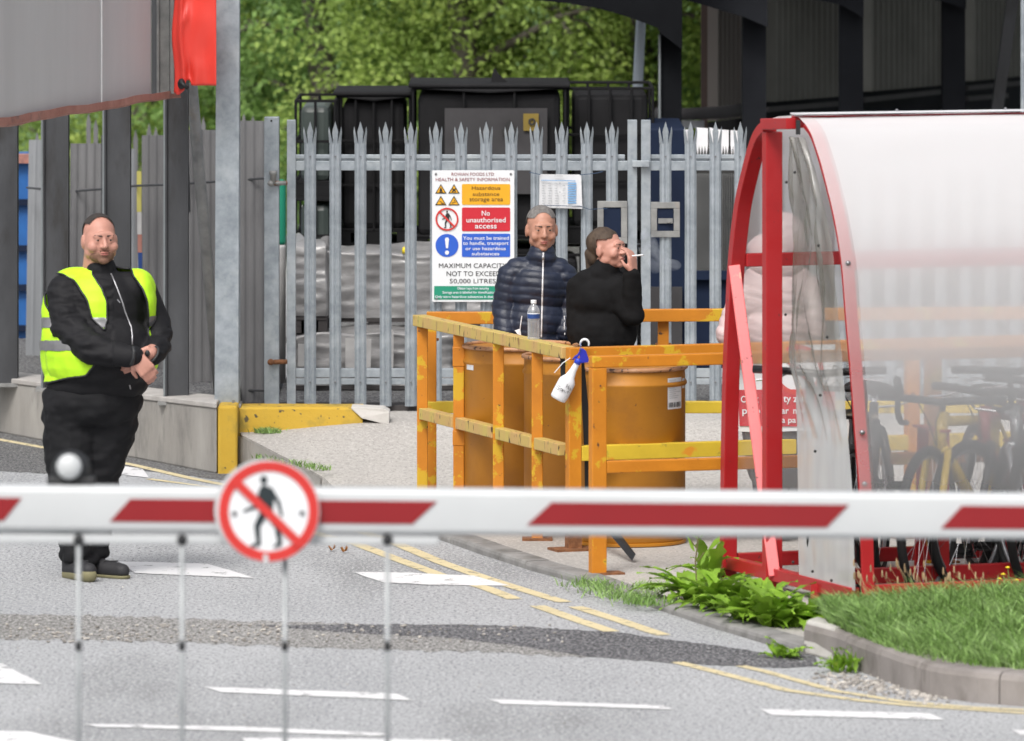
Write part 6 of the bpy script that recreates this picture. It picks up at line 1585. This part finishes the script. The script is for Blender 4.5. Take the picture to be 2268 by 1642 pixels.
# trousers
m = MB(); m.ell(g(205, 890, -.005), (.243, .19, .15)); m.cap(g(160, 930), .146, g(156, 1040, -.03), .118); m.cap(g(156, 1040, -.03), .118, g(172, 1205, 0), .092)
m.cap(g(244, 930, .02), .138, g(216, 1050, .04), .108); m.cap(g(216, 1050, .04), .108, g(204, 1205, .07), .088); m.cap(g(172, 1205, 0), .094, g(174, 1226, 0), .092)
m.cap(g(205, 930), .14, g(200, 960), .10)
finish('trousers', m, 'trousers', t, .009, 5, lambda p, n: folds(.013, 9, 9, 15, 5)(p, n) * (1.6 if pix(p)[1] > 1150 else 1.1))
for i, (h, tp, dy0, dy1, tz) in enumerate(((g(158, 1262, .02), g(203, 1258, 0), .0, -.20, .018), (g(212, 1258, .06), g(272, 1268, 0), .06, -.05, 0))):
    a = Vector((h.x, GY + dy0, .04)); bb = Vector((tp.x, GY + dy1, .036 + tz))
    m = MB(); m.cap(a, .046, a.lerp(bb, .45), .044); m.cap(a.lerp(bb, .45), .044, bb, .036); m.cap(a + Vector((0, 0, .02)), .045, a + Vector((0, 0, .07)), .045)
    sh_ = finish('shoe', m, 'shoe', t, .006, 4)
    for v_ in sh_.data.vertices: v_.co.z = max(v_.co.z, .012)
    m = MB(); a2 = Vector((a.x, a.y, .016)); b2 = Vector((bb.x, bb.y, .016 + tz)); m.cap(a2, .046, b2, .040); m.cap(a2, .046, a2.lerp(b2, .5), .04); so_ = finish('sole', m, 'sole', sh_, .006, 4)
    for v_ in so_.data.vertices: v_.co.z = min(max(v_.co.z, .001), .015 + tz + (.022 if i == 0 and v_.co.y < bb.y - .012 else 0))
    m = MB(); m.tube([a.lerp(bb, .55) + Vector((-.03, -.01, .04)), a.lerp(bb, .6) + Vector((.03, -.01, .042))], .004, 6); m.build('lace', M('dark_plastic'), sh_)
m = MB(); c = g(337, 786, -.24); m.tube([c + Vector((.0 + .030 * math.cos(a), -.012 + .020 * math.sin(a), .036 * math.sin(a + .6))) for a in [2 * math.pi * k / 20 for k in range(20)]], .006, 8, closed=True); m.ell(c + Vector((-.02, -.05, .01)), (.012, .008, .016)); m.build('watch', M('dark_plastic'), t, smooth=True)
# vest: a shell over the torso with its own openings
m = MB(); jacket_core(m, .013); m.ell(g(122, 770, .04), (.072, .13, .19)); m.ell(g(118, 690, .05), (.055, .09, .13)); m.ell(g(316, 672, -.03), (.068, .13, .15)); me = m.organic(.0062, 5); displace(me, folds(.008, 7, 7, 9, 9))
def lerp_pts(pts, y):
    for (a, b), (c, d) in zip(pts, pts[1:]):
        if b <= y <= d: return a + (c - a) * (y - b) / (d - b)
    return pts[-1][0] if y > pts[-1][1] else pts[0][0]
OPL = [(203, 590), (206, 610), (226, 640), (236, 665), (238, 690), (236, 712), (229, 745), (226, 770), (216, 800), (190, 833), (150, 838), (95, 851)]
OPR = [(288, 590), (296, 612), (316, 640), (326, 668), (329, 700), (328, 742), (340, 760), (338, 800), (347, 838)]
ARM = [(137, 607), (165, 622), (193, 666), (203, 705), (240, 740), (280, 764), (280, 817), (216, 797), (160, 768), (128, 724), (100, 674), (97, 618), (110, 604)]
def inpoly(u, v, P_):
    r = False
    for (a, b), (c, d) in zip(P_, P_[1:] + P_[:1]):
        if (b > v) != (d > v) and u < (c - a) * (v - b) / (d - b) + a: r = not r
    return r
def in_vest(p):
    u, v = pix(p)
    if inpoly(u, v, ARM) and p.y < GY + .08: return False
    if p.y > GY + .0: return 588 < v < 850 and p.z < g(0, 588).z
    if v < 588: return False
    if v < 848 and u < lerp_pts(OPL, v): return v < 851 - max(0, (u - 95)) * .10 - max(0, u - 180) * .55
    return u > lerp_pts(OPR, v) and v < 838
bm = bmesh.new(); bm.from_mesh(me)
bmesh.ops.delete(bm, geom=[f for f in bm.faces if not in_vest(f.calc_center_median())], context='FACES')
for _ in range(10):
    mv = {}
    for vt in bm.verts:
        es = [e for e in vt.link_edges if e.is_boundary]
        if len(es) == 2: mv[vt] = (es[0].other_vert(vt).co + es[1].other_vert(vt).co) / 2
    for vt, c in mv.items(): vt.co = vt.co.lerp(c, .5)
isl = [e for e in bm.edges if e.is_boundary]
trim = MB(); seen = set()
for e in isl:
    if e in seen: continue
    path = [e.verts[0], e.verts[1]]; seen.add(e)
    while True:
        nx = [q for q in path[-1].link_edges if q.is_boundary and q not in seen]
        if not nx: break
        seen.add(nx[0]); path.append(nx[0].other_vert(path[-1]))
    if len(path) > 20: trim.tube([q.co.copy() for q in path[::2]], .0048, 6)
bands = bm.copy(); bm.to_mesh(me); bm.free()
vest = put('hivis_vest', me, M('hivis'), t); vm = vest.modifiers.new('s', 'SOLIDIFY'); vm.thickness = .003
trim.build('edge_binding', M('dark_plastic'), vest, smooth=True)
def band(p):
    u, v = pix(p); s = 0 if u < 270 else -4
    return 704 + s < v < 727 + s or 755 + (u - 100) * .01 < v < 777 + (u - 100) * .01
bmesh.ops.delete(bands, geom=[f for f in bands.faces if not band(f.calc_center_median())], context='FACES')
for _ in range(8):
    mv = {}
    for vt in bands.verts:
        es = [e for e in vt.link_edges if e.is_boundary]
        if len(es) == 2: mv[vt] = (es[0].other_vert(vt).co + es[1].other_vert(vt).co) / 2
    for vt, c in mv.items(): vt.co = vt.co.lerp(c, .5)
for vt in bands.verts: vt.co += vt.normal * .004
bme = bpy.data.meshes.new('band'); bands.to_mesh(bme); bands.free(); bme.polygons.foreach_set('use_smooth', [True] * len(bme.polygons)); put('reflective_band', bme, M('reflective'), vest)
# ---- person in the navy quilted jacket
NY = 37.42
def q_(u, v, dy=0): return P(u, v, NY + dy)
t = thing('person', 'person in a navy quilted jacket with a pale zip standing behind the water bottle', 'person', (q_(1190, 0).x, NY, .1))
T, Mx, sc = headfn(q_(1200, 508, -.02), R(8), R(2), 1.0)
b = MB(); head_shapes(b, T, Mx, sc, .052, 1.0); b.cap(q_(1160, 604), .045, q_(1220, 604), .045); b.ell(q_(1188, 680), (.12, .08, .17)); b.cap(q_(1165, 760), .08, q_(1165, 1080), .045); b.cap(q_(1215, 760), .08, q_(1215, 1080), .045)
b.cap(q_(1134, 618), .035, q_(1118, 690), .034); b.cap(q_(1118, 690), .034, q_(1140, 728, -.02), .03); b.cap(q_(1246, 618), .035, q_(1260, 690), .034); b.cap(q_(1260, 690), .034, q_(1240, 735, -.02), .03)
hand(b, q_(1144, 730, -.01), (.6, 0, -.5), (0, 1, .2), 1, .6); hand(b, q_(1238, 737, -.01), (-.4, 0, -.6), (0, 1, .2), -1, .6)
finish('body', b, 'skin', t, .006, 3); face_parts(t, T, Mx, sc)
m = MB(); m.ell(T(0, .024, .038), tuple(k * sc for k in (.079, .096, .086)), Mx, 26, 18); me = m.organic(.005, 3); bm = bmesh.new(); bm.from_mesh(me); inv = Mx.inverted()
bmesh.ops.delete(bm, geom=[f for f in bm.faces if not keep_hair(f.calc_center_median(), .062, -.05)], context='FACES'); bm.to_mesh(me); bm.free(); put('hair', me, M('hair_grey'), t)
m = MB(); m.ell(q_(1192, 640), (.165, .125, .16)); m.ell(q_(1188, 715), (.170, .135, .15)); m.cap(q_(1148, 600), .072, q_(1236, 600), .070); m.cap(q_(1198, 592), .080, q_(1200, 568, -.02), .076)
m.cap(q_(1132, 614), .074, q_(1118, 680, .0), .066); m.cap(q_(1118, 680), .066, q_(1120, 735, -.05), .060); m.cap(q_(1250, 614), .072, q_(1262, 690), .064); m.cap(q_(1262, 690), .064, q_(1252, 735, -.06), .055); m.ell(q_(1188, 760), (.165, .13, .1))
def quilt(pitch, amp, slant=.0, seed=0):
    def f(p, n):
        ph = (p.z + slant * p.x + .012 * noise.noise(Vector((p.x * 7 + seed, p.y * 7, p.z * 3)))) / pitch; return amp * (abs(math.sin(math.pi * ph)) ** .6 - .6) + folds(.004, 14, 14, 20, seed)(p, n)
    return f
nj = finish('quilted_jacket', m, 'navy_quilt', t, .0062, 3, quilt(.046, .0055, .12, 2))
m = MB(); m.tube([on_front(1203.5 - 4.5 * i / 60, 560 + 188 * i / 60, [nj], .002) for i in range(61)], .0045, 8); m.build('zip', M('zip_white'), t, smooth=True)
m = MB(); m.tube([on_front(1203, 566, [nj], .004), on_front(1203, 575, [nj], .004)], .007, 8); m.build('zip_pull', M('zip'), t, smooth=True)
m = MB(); m.tube([on_front(u, v, [nj], .003) for u, v in ((1156, 700), (1153, 720), (1151, 742))], .003, 6); m.tube([on_front(u, v, [nj], .003) for u, v in ((1250, 700), (1250, 725), (1251, 742))], .003, 6); m.build('pocket_piping', M('zip_white'), t)
m = MB(); a = on_front(1152, 728, [nj], .012); m.add([a, a + Vector((-.028, -.004, -.01)), a + Vector((-.012, -.006, -.03)), a + Vector((.006, 0, -.035))], [(0, 1, 2, 3)]); m.build('tissue', M('sign_white'), t, solid=.002)
m = MB(); m.cap(q_(1163, 790), .105, q_(1163, 1085), .06); m.cap(q_(1215, 790), .105, q_(1215, 1085), .06); m.ell(q_(1189, 790), (.16, .12, .1)); finish('trousers', m, 'denim', t, .012, 3)
for u in (1163, 1215):
    c = q_(u, 0); z0 = pz(c.x, NY); m = MB(); m.cap((c.x, NY + .03, z0 + .045), .042, (c.x, NY - .10, z0 + .04), .035); finish('shoe', m, 'shoe', t, .01, 3)
# ---- person in black, raising a cigarette
KY = 37.15
def k_(u, v, dy=0): return P(u, v, KY + dy)
t = thing('person', 'person in a black fleece turned right and smoking behind the corner post', 'person', (k_(1338, 0).x, KY, .1))
T, Mx, sc = headfn(k_(1346, 552, -.0), R(58), R(-5), .92)
b = MB(); head_shapes(b, T, Mx, sc, .052, 1.04); b.cap(k_(1312, 645), .05, k_(1365, 645), .05); b.ell(k_(1335, 710), (.12, .09, .15)); b.cap(k_(1310, 800), .09, k_(1310, 1075), .045); b.cap(k_(1365, 800), .09, k_(1365, 1075), .045)
b.cap(k_(1372, 655, -.05), .04, k_(1402, 698, -.12), .036); b.cap(k_(1402, 698, -.12), .036, k_(1401, 612, -.15), .031); b.cap(k_(1290, 655), .04, k_(1280, 735), .035)
hand(b, k_(1402, 606, -.155), (-.06, .0, 1), (-.8, .5, .1), -1, .45, sc=.92)
finish('body', b, 'skin_pink', t, .0058, 3); face_parts(t, T, Mx, sc, 'hair_brown')
m = MB(); m.ell(T(0, .028, .036), tuple(k * sc for k in (.084, .100, .090)), Mx, 26, 18); m.ell(T(0, .085, -.03), tuple(k * sc for k in (.062, .045, .07)), Mx); m.cap(T(0, .115, -.02), .032, T(0, .12, -.13), .022)
me = m.organic(.005, 3); displace(me, folds(.004, 30, 30, 8, 3)); bm = bmesh.new(); bm.from_mesh(me); inv = Mx.inverted()
bmesh.ops.delete(bm, geom=[f for f in bm.faces if not keep_hair(f.calc_center_median(), .058, -.056) and (inv @ (f.calc_center_median() - T(0, 0, 0))).y < .03], context='FACES'); bm.to_mesh(me); bm.free(); put('hair', me, M('hair_brown'), t)
m = MB(); m.ell(k_(1332, 665, .0), (.165, .135, .14)); m.ell(k_(1335, 735, .0), (.185, .15, .17)); m.cap(k_(1300, 628), .075, k_(1370, 632), .070); m.cap(k_(1336, 610), .085, k_(1342, 598), .070); m.ell(k_(1337, 790), (.18, .14, .10))
m.cap(k_(1366, 645, -.06), .078, k_(1400, 698, -.125), .062); m.cap(k_(1401, 700, -.125), .058, k_(1400, 622, -.155), .047); m.cap(k_(1400, 622, -.155), .048, k_(1400, 612, -.156), .047); m.cap(k_(1285, 640), .075, k_(1280, 735), .064); m.cap(k_(1280, 735, .0), .064, k_(1300, 780, -.04), .055)
finish('fleece', m, 'black_fleece', t, .0075, 4, folds(.009, 9, 9, 13, 12))
m = MB(); m.cap(k_(1312, 800), .12, k_(1312, 1080), .065); m.cap(k_(1365, 800), .12, k_(1365, 1080), .065); m.ell(k_(1338, 800), (.18, .14, .1)); finish('trousers', m, 'trousers', t, .012, 3)
for u in (1312, 1365):
    c = k_(u, 0); z0 = pz(c.x, KY); m = MB(); m.cap((c.x - .02, KY, z0 + .045), .042, (c.x + .10, KY - .03, z0 + .04), .035); finish('shoe', m, 'shoe', t, .01, 3)
cg = thing('cigarette', 'lit white cigarette held at the smoking person\'s mouth', 'cigarette', k_(1415, 566, -.16))
m = MB(); m.tube([k_(1392, 568, -.15), k_(1424, 565, -.19)], .0042, 8); m.build('paper', M('sign_white'), cg); m = MB(); m.tube([k_(1424, 565, -.1901), k_(1426, 564.9, -.191)], .0042, 8); m.build('ash_tip', M('faint_ink'), cg)
# smoke
sm = bpy.data.materials.new('smoke_air'); sm.use_nodes = True; tn = sm.node_tree; tn.nodes.clear(); out = tn.nodes.new('ShaderNodeOutputMaterial'); pv = tn.nodes.new('ShaderNodeVolumePrincipled'); pv.inputs['Color'].default_value = (.82, .88, .96, 1)
tc = tn.nodes.new('ShaderNodeTexCoord'); no = tn.nodes.new('ShaderNodeTexNoise'); no.inputs['Scale'].default_value = 11; no.inputs['Detail'].default_value = 6; no.inputs['Roughness'].default_value = .6; no.inputs['Distortion'].default_value = .5; tn.links.new(tc.outputs['Object'], no.inputs['Vector'])
mr = tn.nodes.new('ShaderNodeMapRange'); mr.inputs['From Min'].default_value = .42; mr.inputs['From Max'].default_value = .80; mr.inputs['To Max'].default_value = 16; tn.links.new(no.outputs['Fac'], mr.inputs['Value']); tn.links.new(mr.outputs[0], pv.inputs['Density']); tn.links.new(pv.outputs[0], out.inputs['Volume']); MATS['smoke_air'] = sm
m = MB(); m.ell(P(1440, 552, 37.1), (.05, .06, .075)); m.ell(P(1460, 575, 37.1), (.055, .06, .06)); m.ell(P(1430, 525, 37.1), (.03, .04, .05)); m.ell(P(1450, 595, 37.1), (.035, .04, .03)); m.ell(P(1485, 588, 37.15), (.06, .04, .035))
s_ = put('smoke', m.organic(.01, 5), sm); tag(s_, 'thin blue grey puff of cigarette smoke drifting right of the smoker', 'smoke', kind='stuff')
# ---- person in the pale pink quilted coat, seen from behind
PY = 36.55
def p_(u, v, dy=0): return P(u, v, PY + dy)
t = thing('person', 'person in a pale pink quilted hooded coat seen from behind the red shelter posts', 'person', (p_(1720, 0).x, PY, .05))
b = MB(); T, Mx, sc = headfn(p_(1728, 524, .0), R(205), 0, .95); head_shapes(b, T, Mx, sc, .052); b.cap(p_(1690, 625), .06, p_(1765, 625), .06); b.ell(p_(1722, 720), (.17, .12, .2)); b.cap(p_(1695, 800), .09, p_(1695, 1110), .045); b.cap(p_(1750, 800), .09, p_(1750, 1110), .045); finish('body', b, 'skin', t, .009, 3); face_parts(t, T, Mx, sc)
m = MB(); m.ell(p_(1738, 524, .01), (.105, .125, .125)); m.ell(p_(1702, 556, -.01), (.11, .12, .09)); m.ell(p_(1720, 590, .0), (.14, .12, .08)); finish('hood', m, 'pink_quilt', t, .008, 5, quilt(.040, .003, -.35, 4))
m = MB(); m.ell(p_(1720, 660), (.195, .14, .16)); m.ell(p_(1718, 730), (.195, .15, .16)); m.ell(p_(1722, 790), (.21, .16, .14)); m.cap(p_(1680, 622), .08, p_(1765, 622), .08)
m.cap(p_(1660, 640), .078, p_(1630, 700, -.04), .075); m.cap(p_(1630, 700, -.04), .075, p_(1616, 740, -.10), .07); m.cap(p_(1785, 640), .078, p_(1800, 735), .07)
finish('quilted_coat', m, 'pink_quilt', t, .0075, 4, quilt(.050, .004, .25, 6))
m = MB(); m.cap(p_(1697, 820), .12, p_(1697, 1110), .065); m.cap(p_(1750, 820), .12, p_(1750, 1110), .065); m.ell(p_(1724, 820), (.19, .14, .1)); finish('trousers', m, 'denim', t, .012, 3)
for u in (1697, 1750):
    c = p_(u, 0); m = MB(); m.cap((c.x, PY - .03, .10), .042, (c.x, PY + .10, .095), .035); finish('shoe', m, 'shoe', t, .01, 3)
# suffixes: a thing's parts keep Blender's own numbering
